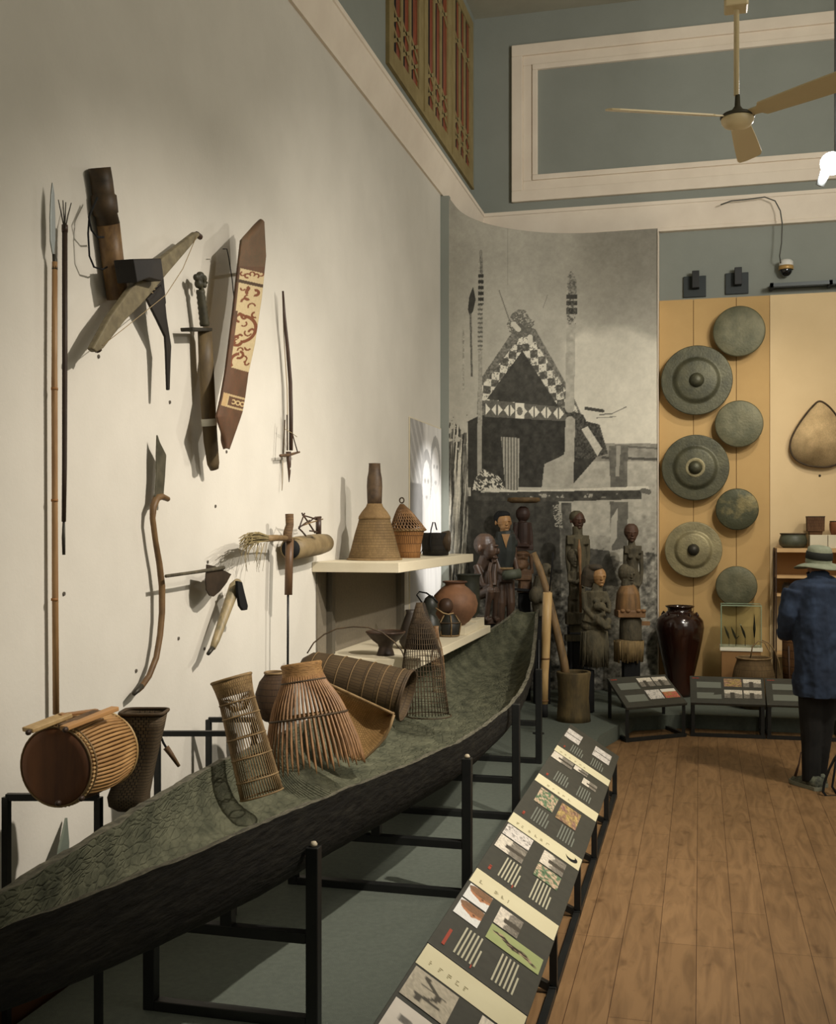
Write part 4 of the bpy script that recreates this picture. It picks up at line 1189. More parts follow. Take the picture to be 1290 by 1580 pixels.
out = [sqring(c, y, w, D_) for y, c, w, _ in rows]; inn = [sqring(c, y + (4 if i == len(rows) - 1 else 0), w - 3, D_) for i, (y, c, w, _) in list(enumerate(rows))[::-1]]
MB().loft(out + inn[0:-1], cap=True).build('body', M_bag, t)
rr = sqring(222.5, 1098, 35, D_); MB().tube(rr, .006, 6, closed=True).build('rim', M_cane_d, t)
t = thing('tied_peg_cord', 'short wooden peg hanging on a dark cord right of the dark woven basket', 'peg', tuple(V3(272, 1178, 3.75)))
MB().tube([V3(247, 1133, 3.72), V3(252, 1146, 3.74), V3(258, 1156, 3.74)], .004, 6).build('cord', M_blackm, t)
MB().tube([V3(256, 1153, 3.74), V3(264, 1164, 3.74), V3(276, 1182, 3.76)], [.011, .009, .006], 8).build('peg', M_wood, t)

def ring(c, ax, r, n=40, sx=1, sy=1):
    ax = Vector(ax).normalized(); a = ax.orthogonal().normalized(); b = ax.cross(a)
    return [Vector(c) + (a * math.cos(2 * math.pi * k / n) * sx + b * math.sin(2 * math.pi * k / n) * sy) * r for k in range(n)]

# tall cylindrical trap
D_ = 4.22
s_ = D_ / F
A = V3(404, 1226, D_); B = V3(357, 1047, D_ + .05); ax = (B - A).normalized(); Lh = (B - A).length
t = thing('cylinder_fish_trap', 'tall slatted cylindrical fish trap with flared mouth, standing in the canoe', 'fish trap', tuple(A - ZV * .03))
def trap_r(f): return (33 - 7 * f + (5 * max(0, (f - .82) / .18) ** 1.5)) * s_
q = ring((0, 0, 0), ax, 1, 48)
m = MB()
for k in range(48):
    m.tube([A + ax * (Lh * f) + q[k] * trap_r(f) for f in np.linspace(0, .98, 8)], .0024, 5)
m.build('slats', M_cane, t)
for f in (.0, .14, .33, .50, .68, .80):
    MB().tube([A + ax * Lh * f + p * (trap_r(f) + .002) for p in q], .0035, 6, closed=True).build('hoop', M_cane, t)
MB().loft([[A + ax * Lh * f + p * (trap_r(f) + o_) for p in q] for f, o_ in ((.86, .001), (.92, .003), (1.0, .004), (1.0, -.002), (.92, -.002), (.86, -.002))], cap=False).build('woven_mouth', weave('cane_weave', srgb(150, 122, 80), srgb(70, 54, 36), 60, 14, .8), t)
MB().tube([A + ax * Lh + p * (trap_r(1) + .001) for p in q], .006, 6, closed=True).build('rim', M_cane, t)
m = MB()
for k in range(0, 48, 2):
    m.tube([A + ax * Lh * .84 + q[k] * trap_r(.84) * .95, A + ax * Lh * .72 + q[k] * trap_r(.7) * .35], .002, 5)
m.build('inner_funnel', M_cane, t)

# plunge basket
D_ = 4.95; s_ = D_ / F
t = thing('plunge_basket_trap', 'bell-shaped plunge basket of splayed orange-brown bamboo splints in the canoe', 'fish trap', tuple(V3(484, 1182, D_)))
A = V3(487, 1186, D_ - .0); B = V3(465, 1026, D_ + .06); ax = (B - A).normalized(); Lh = (B - A).length
q = ring((0, 0, 0), ax, 1, 54)
prof = [(0, 77), (.22, 72), (.45, 62), (.62, 53), (.78, 39), (.85, 32), (.92, 30)]
def pr(f): return float(np.interp(f, [a for a, b in prof], [b for a, b in prof])) * s_
m = MB(); rnd = random.Random(9)
for k in range(54):
    f0 = rnd.uniform(-.02, .05)
    pts = [A + ax * Lh * f + q[k] * pr(f) for f in np.linspace(f0, .9, 12)]
    m.tube(pts, [.0018] + [.0056] * 4 + [.0052] * 7, 6, sq=(1, .7))
m.build('splints', mat('orange_bamboo_splint', srgb(150, 112, 74), .5, srgb(116, 84, 54), 12, (3, 3, 1), spec=.4), t)
for f in (.50, .84):
    MB().tube([A + ax * Lh * f + p * (pr(f) + .004) for p in q], .005, 6, closed=True).build('hoop', M_cane_d, t)
MB().tube([A + ax * Lh * .52 + p * (pr(.52) - .008) for p in q], .004, 6, closed=True).build('hoop', M_cane, t)
MB().loft([[A + ax * Lh * f + p * (r * s_) for p in q] for f, r in ((.84, 34), (.9, 32), (.97, 31), (1.0, 33), (1.02, 31), (1.0, 26), (.9, 25), (.84, 28))], cap=False).build('bound_neck', mat('bound_neck_cane', srgb(160, 122, 74), .7, srgb(112, 82, 48), 40, (1, 1, 6), bump=.5), t)

# winnowing scoop leaning behind the plunge basket
D_ = 5.3
t = thing('winnowing_scoop', 'flat tan woven scoop basket with a straight rod edge, behind the plunge basket', 'basket', tuple(V3(560, 1165, D_)))
top = [V3(500 + 108 * k / 12, 1052 + 50 * k / 12, D_ + .12 - .18 * k / 12) for k in range(13)]
bot = [V3(*p, D_ - .08) for p in [(500, 1100), (508, 1120), (516, 1138), (524, 1152), (533, 1162), (543, 1169), (553, 1172), (563, 1170), (574, 1160), (584, 1150), (594, 1138), (602, 1122), (608, 1103)]]
rows = []
for j in range(9):
    f = j / 8; rows.append([top[k].lerp(bot[k], f) + FV * .07 * math.sin(math.pi * f) for k in range(13)])
m = MB(); vs = [p for r in rows for p in r]; fs = []; uvs = []
for j in range(8):
    for k in range(12):
        fs.append((j * 13 + k, j * 13 + k + 1, (j + 1) * 13 + k + 1, (j + 1) * 13 + k)); uvs.append([(k / 12, j / 8), ((k + 1) / 12, j / 8), ((k + 1) / 12, (j + 1) / 8), (k / 12, (j + 1) / 8)])
m.add(vs, fs, 0, True, uvs)
o = m.build('woven_tray', weave('tan_weave', srgb(172, 138, 88), srgb(112, 84, 48), 34, 26, .7), t); so = o.modifiers.new('s', 'SOLIDIFY'); so.thickness = .006
MB().tube(top, .0075, 8).build('rod_edge', M_cane, t)
MB().tube(bot[4:], .0065, 8).build('bent_edge', M_cane, t)
# dark round basket behind
D_ = 5.35; s_ = D_ / F
t = thing('dark_round_basket', 'dark brown round basket half hidden behind the cylindrical trap and plunge basket', 'basket', tuple(V3(420, 1112, D_)))
prof = [(1112, 16), (1105, 24), (1090, 30), (1070, 30), (1052, 24), (1043, 17), (1038, 15)]
pot(424, D_, prof).build('body', weave('darkbrown_weave', srgb(84, 64, 44), srgb(40, 30, 22), 70, 30, .8), t)
c_ = V3(424, 1038, D_); MB().tube(ring(c_, (0, 0, 1), 15 * s_, 28), .007, 6, closed=True).build('rim', M_cane, t)

# big banded tube basket lying across
A = V3(628, 1073, 5.95); B = V3(466, 1026, 6.1)
M_band = mat('dull_cane_band', srgb(112, 90, 60), .7)
t = thing('banded_tube_basket', 'long brown banded cylindrical basket lying across the canoe', 'basket', tuple((A + B) / 2 - ZV * .12))
ax = (A - B).normalized(); Lh = (A - B).length; s_ = 6.0 / F
prof = [(0, 12), (.03, 22), (.15, 27), (.4, 32), (.7, 36), (1.0, 38.5)]
rr = lambda f: float(np.interp(f, [a for a, b in prof], [b for a, b in prof])) * s_
q = ring((0, 0, 0), ax, 1, 40)
fs_ = np.linspace(0, 1, 14)
MB().loft([[B + ax * Lh * f + p * rr(f) for p in q] for f in fs_] + [[B + ax * Lh * f + p * (rr(f) - .008) for p in q] for f in fs_[::-1][:-1]], cap=True).build('body', weave('brown_sheath_weave', srgb(84, 68, 46), srgb(60, 48, 33), 46, 16, .3), t)
for f in (.12, .25, .38, .51, .65, .79, .92):
    MB().tube([B + ax * Lh * f + p * (rr(f) + .001) for p in q], .003, 6, closed=True).build('band', M_band, t)
for f in (.985, 1.0):
    MB().tube([B + ax * Lh * f + p * (rr(f) + .003) for p in q], .007, 6, closed=True).build('rim', M_cane_d, t)
MB().tube([V3(x, y, 6.05) for x, y in ((474, 1008), (484, 992), (500, 979), (520, 970), (545, 967), (568, 968), (590, 976), (608, 990), (620, 1004), (624, 1014))], .0042, 6).build('carrying_hoop', M_cane_d, t)

# dark conical trap with a wire ring foot
D_ = 6.5; s_ = D_ / F
t = thing('conical_fish_trap', 'tall dark conical fish trap of fine splints standing on a wide ring', 'fish trap', tuple(V3(655, 1108, D_)))
prof = [(1100, 36), (1060, 33), (1030, 32), (1000, 27), (970, 19), (945, 10), (930, 5)]
cx = lambda y: 648 + (y - 930) * .05
m = MB()
for k in range(44):
    a = 2 * math.pi * k / 44
    m.tube([V3(cx(y), y, D_) + (RV * math.cos(a) + FV * math.sin(a)) * r * s_ for y, r in prof], .0028, 5)
m.build('splints', M_cane_d, t)
m = MB()
for y in list(range(1096, 935, -8)):
    r = float(np.interp(y, [p[0] for p in prof[::-1]], [p[1] for p in prof[::-1]]))
    m.tube([V3(cx(y), y, D_) + (RV * math.cos(a) + FV * math.sin(a)) * (r * s_ + .002) for a in np.linspace(0, 2 * math.pi, 33)[:-1]], .0018, 4, closed=True)
m.build('twining', M_cane_d, t)
pr_ = [(y, r * .93) for y, r in prof if y < 1001]
MB().lathe([(r * s_, (1000 - y) * s_) for y, r in pr_], V3(651, 1000, D_), (0, 0, 1), 30).build('woven_cap', weave('black_brown_weave', srgb(58, 48, 36), srgb(26, 22, 18), 50, 26, .8), t)
c_ = V3(661, 1104, D_)
MB().tube([c_ + RV * math.cos(a) * .135 + FV * math.sin(a) * .12 for a in np.linspace(0, 2 * math.pi, 41)[:-1]], .004, 6, closed=True).build('ring_foot', M_cane_d, t)

D_ = 6.75; s_ = D_ / F
t = thing('bottle_fish_trap', 'small bottle-shaped trap of orange splints right of the dark conical trap', 'fish trap', tuple(V3(680, 1070, D_)))
prof = [(1068, 10), (1040, 10), (1015, 9.5), (998, 7.5), (985, 4.5), (966, 3.6)]
cx = lambda y: 672 + (y - 966) * .06
m = MB()
for k in range(18):
    a = 2 * math.pi * k / 18
    m.tube([V3(cx(y), y, D_) + (RV * math.cos(a) + FV * math.sin(a)) * r * s_ for y, r in prof], .0022, 5)
m.build('splints', mat('orange_cane', srgb(128, 96, 64), .55, srgb(98, 74, 48), 12), t)
MB().lathe([(4.2 * s_, 0), (4.0 * s_, 12 * s_), (4.8 * s_, 18 * s_)], V3(672.6, 984, D_), (0, 0, 1), 16).build('neck', MATS['orange_cane'], t)
for y in (1066, 1045, 1024, 1002):
    r = float(np.interp(y, [p[0] for p in prof[::-1]], [p[1] for p in prof[::-1]]))
    MB().tube([V3(cx(y), y, D_) + (RV * math.cos(a) + FV * math.sin(a)) * (r * s_ + .002) for a in np.linspace(0, 2 * math.pi, 25)[:-1]], .0026, 5, closed=True).build('hoop', M_cane, t)

# ------------------------------------------------------------------ shelves on the left wall
def shelf_unit():
    X0, X1 = WX + .002, -1.71
    o = MB().box(X0, X1, 6.23, 8.42, 1.48, 1.54).build('wall_shelf', M_shelf, bevel=.003)
    tag(o, 'long cream wall shelf, the upper one, carrying the bottle-necked basket', 'shelf', 'cream wall shelves')
    o = MB().box(X0, -1.63, 6.32, 8.72, .905, .96).build('wall_shelf', M_shelf, bevel=.003)
    tag(o, 'long cream wall shelf, the lower one, carrying the clay pots', 'shelf', 'cream wall shelves')
    M_post = mat('grey_metal_post', srgb(98, 92, 80), .5, metal=.2)
    t = thing('shelf_support', 'slim grey uprights over a grey-brown painted shelf shadow between the two cream shelves', 'shelf frame', (-2.23, 7.3, .962))
    MB().box(WX + .014, WX + .05, 6.46, 6.52, .962, 1.478).build('upright', M_post, t)
    MB().box(WX + .014, WX + .05, 8.08, 8.18, .962, 1.478).build('upright', M_post, t)
    MB().box(WX + .003, WX + .012, 6.3, 8.2, .962, 1.478).build('back_or_shade_panel', mat('painted_shelf_shadow', srgb(122, 113, 97), .9, srgb(112, 104, 89), 60, bump=.3, bscale=200), t)  # thin sheet coloured as the upper shelf's shadow on the wall
    for yb in (6.6, 7.6, 8.5):
        pass
shelf_unit()

def rlathe(name, px, D, prof, m, parent, **k):
    s = D / F
    return MB().lathe([(r * s, (prof[0][0] - y) * s) for y, r in prof], V3(px, prof[0][0], D), (0, 0, 1), 36, **k).build(name, m, parent)

D_ = 7.0
yb = 813 + .21 / D_ * F + .5
t = thing('bottle_necked_basket', 'large woven basket with a flaring base and tall bottle neck on the upper shelf', 'basket', tuple(V3(578, yb, D_)))
Mw = weave('fine_tan_weave', srgb(132, 108, 72), srgb(76, 60, 40), 110, 60, .6)
pot(578, D_, [(yb, 41), (yb - 6, 40), (845, 36), (825, 31), (805, 25), (800, 24)]).build('body', Mw, t)
rlathe('shoulder', 578, D_, [(801, 25), (797, 24.5), (790, 20), (782, 13.5), (777, 11.5)], weave('paler_tan_weave', srgb(150, 122, 82), srgb(88, 70, 46), 80, 12, .6), t)
pot(578, D_, [(778, 11.2), (765, 11.6), (750, 12), (738, 11.4), (728, 9.5), (716, 8.8), (715, 9.4)]).build('neck', mat('patched_neck', srgb(92, 74, 54), .55, srgb(60, 48, 38), 16, bump=.4), t)
c_ = V3(578, yb - 2, D_); MB().tube(ring(c_, ZV, 41.5 * D_ / F, 40), .007, 6, closed=True).build('base_hoop', M_cane, t)
D_ = 7.5; yb = 813 + .21 / D_ * F + .5
t = thing('lidded_wicker_basket', 'wicker basket with an openwork pointed lid and ring, behind the bottle-necked basket', 'basket', tuple(V3(627, yb, D_)))
Mwk = weave('wicker_weave', srgb(158, 112, 66), srgb(74, 48, 28), 44, 12, 1.0)
pot(630, D_, [(yb, 18.5), (850, 19), (835, 21), (822, 24), (818, 25)]).build('body', Mwk, t)
lid = MB(); s_ = D_ / F
for k in range(30):
    for sg in (1, -1):
        a0 = 2 * math.pi * k / 30
        pts = []
        for f in np.linspace(0, 1, 6):
            a = a0 + sg * f * .9; y = 818 - 40 * f; r = 26 * (1 - f) ** .8 + 2
            pts.append(V3(630 - 10 * f, y, D_) + (RV * math.cos(a) + FV * math.sin(a)) * r * s_)
        lid.tube(pts, .0042, 4, sq=(1, .5))
lid.build('openwork_lid', mat('glossy_cane', srgb(150, 112, 70), .45, srgb(98, 70, 44), 14, spec=.5), t)
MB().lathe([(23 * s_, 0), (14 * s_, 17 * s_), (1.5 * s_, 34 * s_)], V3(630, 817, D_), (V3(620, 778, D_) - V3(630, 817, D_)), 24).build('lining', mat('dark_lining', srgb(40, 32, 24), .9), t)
MB().tube(ring(V3(630, 818, D_), ZV, 26 * s_, 36), .007, 6, closed=True).build('rim', M_cane, t)
MB().tube(ring(V3(620, 772, D_), RV * .6 + FV, 4 * s_, 14), .005, 6, closed=True).build('ring_handle', M_cane_d, t)
D_ = 8.0; s_ = D_ / F; yb = 813 + .21 / D_ * F
t = thing('black_handled_basket', 'black cylindrical basket with a thin hoop handle at the far end of the upper shelf', 'basket', tuple(V3(668, yb, D_)))
Mbk = weave('black_weave', srgb(40, 36, 30), srgb(16, 15, 13), 60, 16, .9)
pot(672, D_, [(yb - 1, 20), (845, 21), (828, 22), (822, 22)]).build('body', Mbk, t)
o_ = MB().lathe([(14 * s_, 0), (16.5 * s_, 10 * s_), (16.5 * s_, 12 * s_), (14 * s_, 14 * s_), (2 * s_, 15 * s_)], V3(681, 835, D_ - .02), RV, 28); o_.build('round_side_lid', mat('brown_gourd_lid', srgb(74, 60, 44), .55, srgb(52, 42, 32), 10), t)
MB().tube([V3(x, y, D_ - .10) for x, y in ((665, 852), (664, 835), (665, 818), (668, 806), (671, 806), (674, 818))], .005, 6).build('hoop_handle', M_blackm, t)
MB().tube([V3(x, y, D_ + .05) for x, y in ((648, yb - 2), (652, 848), (655, 835), (654, 822))], .004, 6).build('side_rib', M_cane, t)

# lower shelf pottery (shelf top z = .96)
yat = lambda D, z: 813 + (CAM_H - z) / D * F
M_dkclay = mat('black_clay', srgb(44, 38, 32), .55, srgb(60, 52, 44), 6, spec=.35)
D_ = 6.78; yb = yat(D_, .96)
t = thing('footed_bowl', 'wide dark footed bowl at the near end of the lower shelf', 'bowl', tuple(V3(595, yb, D_)))
pot(595, D_, [(yb, 14), (yb - 4, 13), (yb - 12, 10.5), (yb - 17, 12), (yb - 24, 21), (yb - 33, 29), (yb - 36, 30.5)]).build('bowl', mat('dark_wood_bowl', srgb(58, 46, 36), .5, srgb(40, 32, 26), 8), t)
MB().tube(ring(V3(595, yb - 36, D_), ZV, 29.5 * D_ / F, 40), .006, 6, closed=True).build('rim', M_dkwood, t)
D_ = 7.15; yb = yat(D_, .96)
t = thing('dark_netted_jar', 'dark rounded jar mostly hidden behind the conical fish trap', 'jar', tuple(V3(634, yb, D_)))
pot(634, D_, [(yb, 12), (yb - 10, 18), (yb - 28, 17), (yb - 45, 11), (yb - 55, 7), (yb - 60, 8)]).build('body', M_dkclay, t)
D_ = 7.55; yb = yat(D_, .96)
t = thing('double_gourd', 'black double gourd bottle with a looped cane handle', 'gourd', tuple(V3(663, yb, D_)))
pot(664, D_, [(yb, 8), (yb - 8, 14), (yb - 22, 17), (yb - 36, 13), (yb - 44, 8), (yb - 52, 11), (yb - 60, 11.5), (yb - 68, 8), (yb - 72, 3)]).build('body', mat('black_gourd', srgb(48, 50, 44), .45, srgb(34, 34, 30), 8), t)
MB().tube([V3(x, y, D_ - .03) for x, y in ((652, 931), (643, 918), (647, 913), (658, 915), (668, 922), (676, 930))], .006, 6).build('loop_handle', M_blackm, t)
MB().tube([V3(x, y, D_ - .08) for x, y in ((672, 938), (684, 946), (692, 948), (700, 946))], .005, 6).build('cord', M_cane, t)
t = thing('tan_gourd', 'small tan round gourd between the conical trap and the double gourd', 'gourd', tuple(V3(656, yat(7.3, .96), 7.3)))
pot(657, 7.3, [(yat(7.3, .96), 4), (yat(7.3, .96) - 8, 9), (yat(7.3, .96) - 18, 9), (yat(7.3, .96) - 26, 3)]).build('body', mat('tan_gourd_skin', srgb(142, 98, 60), .45), t)
D_ = 7.95; yb = yat(D_, .96)
t = thing('framed_black_pot', 'black pot in a cane frame with a round stopper, in front of the orange jar', 'pot', tuple(V3(693, yb, D_)))
pot(693, D_, [(yb, 14), (yb - 4, 15), (yb - 20, 18), (yb - 24, 15), (yb - 32, 9), (yb - 34, 9)]).build('body', mat('black_pot', srgb(40, 40, 34), .5, srgb(28, 27, 24), 8), t)
s_ = D_ / F
for a in (-2.5, -1.4, -.3, .8, 1.9):
    v = RV * math.cos(a) + FV * math.sin(a)
    MB().tube([V3(693, yb - 1, D_) + v * 15.5 * s_, V3(693, yb - 20, D_) + v * 19 * s_, V3(693, yb - 24, D_) + v * 16 * s_, V3(693, yb - 33, D_) + v * 10 * s_], .005, 6).build('cane_strap', M_cane, t)
MB().tube(ring(V3(693, yb - 2, D_), ZV, 15.5 * s_, 28), .005, 6, closed=True).build('base_hoop', M_cane, t)
MB().tube(ring(V3(693, yb - 22, D_), ZV, 18.6 * s_, 28), .004, 6, closed=True).build('base_hoop', M_cane_d, t)
MB().ell(V3(688, yb - 47, D_), (11.5 * s_, 11.5 * s_, 12.5 * s_), None, 20).build('stopper', mat('dark_brown_stopper', srgb(62, 44, 32), .5), t)
# risers and the orange jar
rz = 1.015
o = MB().box(-2.1, -1.655, 7.86, 8.32, .961, rz).build('shelf_riser', M_shelf, bevel=.002); tag(o, 'low cream block on the lower shelf under the orange jar', 'display block', 'cream blocks on the lower shelf')
o = MB().box(-2.1, -1.665, 8.33, 8.64, .961, 1.03).build('shelf_riser', M_shelf, bevel=.002); tag(o, 'low cream block on the lower shelf at its far end under the dark pot', 'display block', 'cream blocks on the lower shelf')
D_ = 8.25; yb = yat(D_, rz)
t = thing('orange_clay_jar', 'round orange-brown clay jar with a narrow collared rim on the lower shelf', 'jar', tuple(V3(703, yb, D_)))
M_or = mat('orange_clay', srgb(140, 100, 72), .6, srgb(94, 68, 50), 2.6, spec=.3, lo=.38, hi=.62, bump=.1, bscale=40)
sc = (yb - 897) / 67
pot(702, D_, [(yb, 14), (yb - 6 * sc, 22), (yb - 20 * sc, 33), (yb - 33 * sc, 35.5), (yb - 46 * sc, 32), (yb - 57 * sc, 21), (yb - 61 * sc, 15), (yb - 64 * sc, 15.5), (yb - 66.5 * sc, 18.5), (yb - 67.5 * sc, 18)], seg=56).build('body', M_or, t)
MB().tube(ring(V3(702, yb - 66.3 * sc, D_), ZV, 18.2 * D_ / F, 36), .006, 6, closed=True).build('rim', mat('dark_jar_rim', srgb(78, 54, 40), .6), t)
D_ = 8.75; yb = yat(D_, 1.03)
t = thing('dark_wide_pot', 'dark green-black wide-mouthed pot behind the orange jar', 'pot', tuple(V3(724, yb, D_)))
pot(722, D_, [(yb, 12), (yb - 8, 18), (yb - 30, 18.5), (yb - 52, 18), (yb - 62, 18), (yb - 66, 20), (yb - 67, 21)]).build('body', mat('green_black_iron', srgb(52, 54, 44), .5, srgb(36, 38, 32), 8), t)

# bamboo tube, rod stand, mortar and pestle
D_ = 8.75
t = thing('bamboo_water_tube', 'upright pale bamboo tube with a dark foot beside the tip of the canoe', 'bamboo tube', tuple(V3(839, 1102, D_)))
MB().tube([V3(839, 1086, D_), V3(839.8, 1040, D_), V3(841.5, 1016, D_), V3(843, 970, D_), V3(845, 914, D_)], [.033, .034, .034, .036, .037], 18).build('tube_body', M_bamboo_l, t)
for y, x in ((1016, 841.5), (1081, 839.2)): MB().tube([V3(x, y + 1.2, D_), V3(x, y - 1.2, D_)], [.0365, .0365], 18).build('node_ring', mat('dark_node', srgb(104, 76, 46), .6), t)
MB().tube([V3(839, 1106, D_), V3(839, 1086, D_)], [.034, .034], 14).build('foot', M_blackm, t)
MB().tube([V3(848, 912, D_), V3(852, 870, D_), V3(853.5, 852, D_)], [.006, .007, .01], 8).build('stick', M_blackm, t)
t = thing('rod_stand', 'thin black rod on a small round floor disc beside the canoe tip', 'stand', tuple(on_z(831, 1132, PZ)))
p = on_z(831, 1132, PZ + .001)
MB().lathe([(.001, 0), (.045, 0), (.045, .006), (.001, .008)], p, (0, 0, 1), 24).build('disc_base', M_black, t)
MB().tube([p + ZV * .006, p + ZV * .74], .0095, 8).build('rod', M_black, t)
pz = on_z(838, 1106, PZ)
D_ = 9.27; yb = yat(D_, PZ)
t = thing('wooden_mortar', 'waisted wooden rice mortar standing on the grey platform', 'mortar', tuple(V3(885, yb, D_)))
pot(885, D_, [(yb, 26.5), (yb - 10, 25.5), (yb - 35, 23.5), (yb - 60, 24.5), (yb - 74, 26.5), (yb - 76, 26)], thick=.03).build('body', mat('mortar_wood', srgb(104, 88, 56), .75, srgb(72, 62, 42), 6, (2, 2, .7), bump=.3, bscale=30), t)
t = thing('long_pestle', 'long pale wooden pestle leaning out of the mortar to the left', 'pestle', tuple(V3(876, 1050, D_)))
MB().tube([V3(876, 1060, D_), V3(870, 1020, D_ + .02), V3(858, 968, D_ + .05), V3(845, 915, D_ + .1), V3(832, 875, D_ + .12), V3(823, 853, D_ + .14)], [.036, .036, .033, .030, .029, .025], 14).build('shaft', mat('pestle_wood', srgb(132, 106, 72), .6, srgb(94, 76, 52), 8, (3, 3, .8)), t)

# ------------------------------------------------------------------ carved figures
def plinth(label, px, D, ytop, hw, hd=None, w2=None):
    zt = V3(px, ytop, D).z; c = V3(px, ytop, D); s = D / F; hd = hd or hw
    a, b = RV * hw * s, FV * hd * s
    z0 = Vector((c.x, c.y, PZ + .001)); z1 = Vector((c.x, c.y, zt))
    o = MB().hull8([z0 - a - b, z0 + a - b, z0 + a + b, z0 - a + b, z1 - a - b, z1 + a - b, z1 + a + b, z1 - a + b]).build('plinth', M_blackm, bevel=.004)
    return tag(o, label, 'plinth', 'black plinths under the carved figures')
def face_detail(cx, cy, h, dd, turn=0.0):
    """nose, brows, lips, ears for a head of half-height h facing the viewer (turn>0 looks right)"""
    w = h * .72; nx = cx + turn * w * .55
    f = -h * .72
    s = [('e', nx, cy + h * .08, f, h * .10, h * .26, h * .22),
         ('e', nx, cy + h * .22, f - h * .05, h * .15, h * .10, h * .16),
         ('e', nx - h * .26, cy - h * .16, f * .94, h * .22, h * .07, h * .12),
         ('e', nx + h * .26, cy - h * .16, f * .94, h * .22, h * .07, h * .12),
         ('e', nx, cy + h * .50, f * .92, h * .22, h * .07, h * .12),
         ('e', nx, cy + h * .80, f * .55, h * .25, h * .18, h * .3)]
    return s
def head(cx, cy, h, D, dd=0.0, turn=0.0, ears=True):
    s_ = D / F; k = []
    k.append(['e', cx, cy - h * .12, dd, h * .74, h * .86, h * .80])
    k.append(['e', cx + turn * h * .12, cy + h * .35, dd - h * .12 * s_, h * .56, h * .62, h * .6])
    for q in face_detail(cx, cy, h, dd, turn):
        q = list(q); q[3] = dd + q[3] * s_; k.append(q)
    if ears:
        for sg in (-1, 1):
            k.append(['e', cx + sg * h * .76 - turn * h * .2, cy + h * .05, dd, h * .12, h * .26, h * .16])
    return k

# hunched sitting man
D_ = 9.6
t = thing('crouching_figure', 'glossy brown wooden figure of a bald crouching man, elbows on raised knees', 'carving', tuple(V3(752, 958, D_)), group=None)
carve('body', [
 ['e', 748, 840, 0.02, 17.5, 18, 17], ['e', 756, 849, -.02, 11, 15, 13], ['e', 763, 842, -.05, 6, 2.2, 7], ['e', 768, 850, -.06, 2.6, 5, 4], ['e', 766, 853, -.05, 3.4, 2.4, 4], ['e', 764, 860, -.05, 4.6, 1.8, 5], ['e', 762, 866, -.04, 4.5, 3, 5], ['e', 738, 846, -.06, 3, 6, 4],
 ['t', [(752, 856, .03), (746, 880, .06), (744, 905, .04)], [10, 13, 13]],
 ['t', [(734, 872, 0), (740, 886, -.02), (745, 902, -.06), (756, 905, -.10)], [5.5, 5, 4.2, 3.6]],
 ['t', [(764, 868, 0), (762, 885, -.04), (762, 903, -.08)], [4.5, 4, 3.6]], ['t', [(756, 905, -.10), (754, 880, -.10), (757, 868, -.06)], [3.4, 3, 3]],
 ['t', [(742, 918, .02), (750, 912, -.08), (755, 909, -.14)], [8, 7, 6.2]], ['t', [(755, 910, -.14), (752, 930, -.12), (750, 952, -.10)], [6, 4.6, 4.2]],
 ['t', [(750, 918, .02), (760, 912, -.08), (765, 909, -.12)], [7, 6, 5.4]], ['t', [(765, 910, -.12), (763, 930, -.10), (762, 952, -.08)], [5.2, 4.2, 4]],
 ['t', [(749, 953, -.07), (753, 955, -.16)], [4.2, 3.2]], ['t', [(761, 953, -.05), (766, 955, -.12)], [4, 3]],
 ['e', 747, 912, .05, 12, 8, 11], ['t', [(739, 876, .05), (738, 900, .06)], [6, 7]], ['b', 750, 957, 0, 20, 5, 16]], D_, M_sred, t, .006, 1)
plinth('black plinth under the crouching brown figure', 752, 9.6, 962, 13)
# standing man with vest
D_ = 9.9
t = thing('standing_vest_figure', 'standing wooden male figure with an ochre face and dark open vest', 'carving', tuple(V3(778, 978, D_)))
carve('body', [
 ['t', [(780, 822, 0), (781, 845, 0), (779, 876, 0)], [14, 14, 11.5]],
 ['t', [(766, 834, 0), (764, 858, 0), (770, 880, -.05), (783, 888, -.10)], [5, 4.6, 4.2, 3.8]],
 ['t', [(792, 834, 0), (794, 862, 0), (797, 880, -.06), (795, 888, -.10)], [4.8, 4.4, 4, 3.6]],
 ['t', [(779, 880, 0), (779, 898, 0)], [12, 13]],
 ['t', [(772, 896, 0), (773, 930, -.02), (772, 968, 0)], [8.5, 7, 5.2]], ['t', [(786, 896, 0), (788, 930, -.02), (787, 960, 0)], [8, 6.8, 5]],
 ['t', [(771, 966, .0), (776, 972, -.09)], [5.5, 4]], ['t', [(788, 958, .0), (792, 964, -.06)], [5, 3.8]],
 ['b', 779, 978, 0, 20, 3.6, 16]], D_, M_sred, t, .006, 1)
carve('head', head(778, 806, 15, D_, 0, .5) + [['t', [(778, 816, 0), (780, 828, 0)], [7, 8]], ['e', 780, 830, -.06, 5, 9, 3]], D_, M_face, t, .004, 1)
carve('hair', [['e', 774, 800, .035, 12.5, 13, 12], ['e', 777, 794, .0, 10.5, 6, 10]], D_, M_blackm, t, .005, 1)
carve('vest', [['t', [(779, 819, 0), (780, 829, 0), (781, 850, 0), (779, 877, 0)], [13, 16, 15.6, 12.6]], ['e', 766, 838, 0, 6.5, 8, 8], ['e', 793, 838, 0, 6.2, 8, 8]], D_, mat('slate_vest', srgb(46, 50, 46), .6, srgb(34, 36, 34), 10), t, .006, 1)
m = MB(); q_ = [V3(774, 824, D_ - .092), V3(787, 824, D_ - .092), V3(783, 836, D_ - .096), V3(781, 846, D_ - .094)]
m.prism(q_, FV * .03); m.build('bare_chest', M_face, t)
MB().tube([V3(777, 888, D_ - .17), V3(802, 885, D_ - .13)], [.042, .045], 16).build('bamboo_container', mat('grey_green_tube', srgb(84, 88, 74), .6), t)
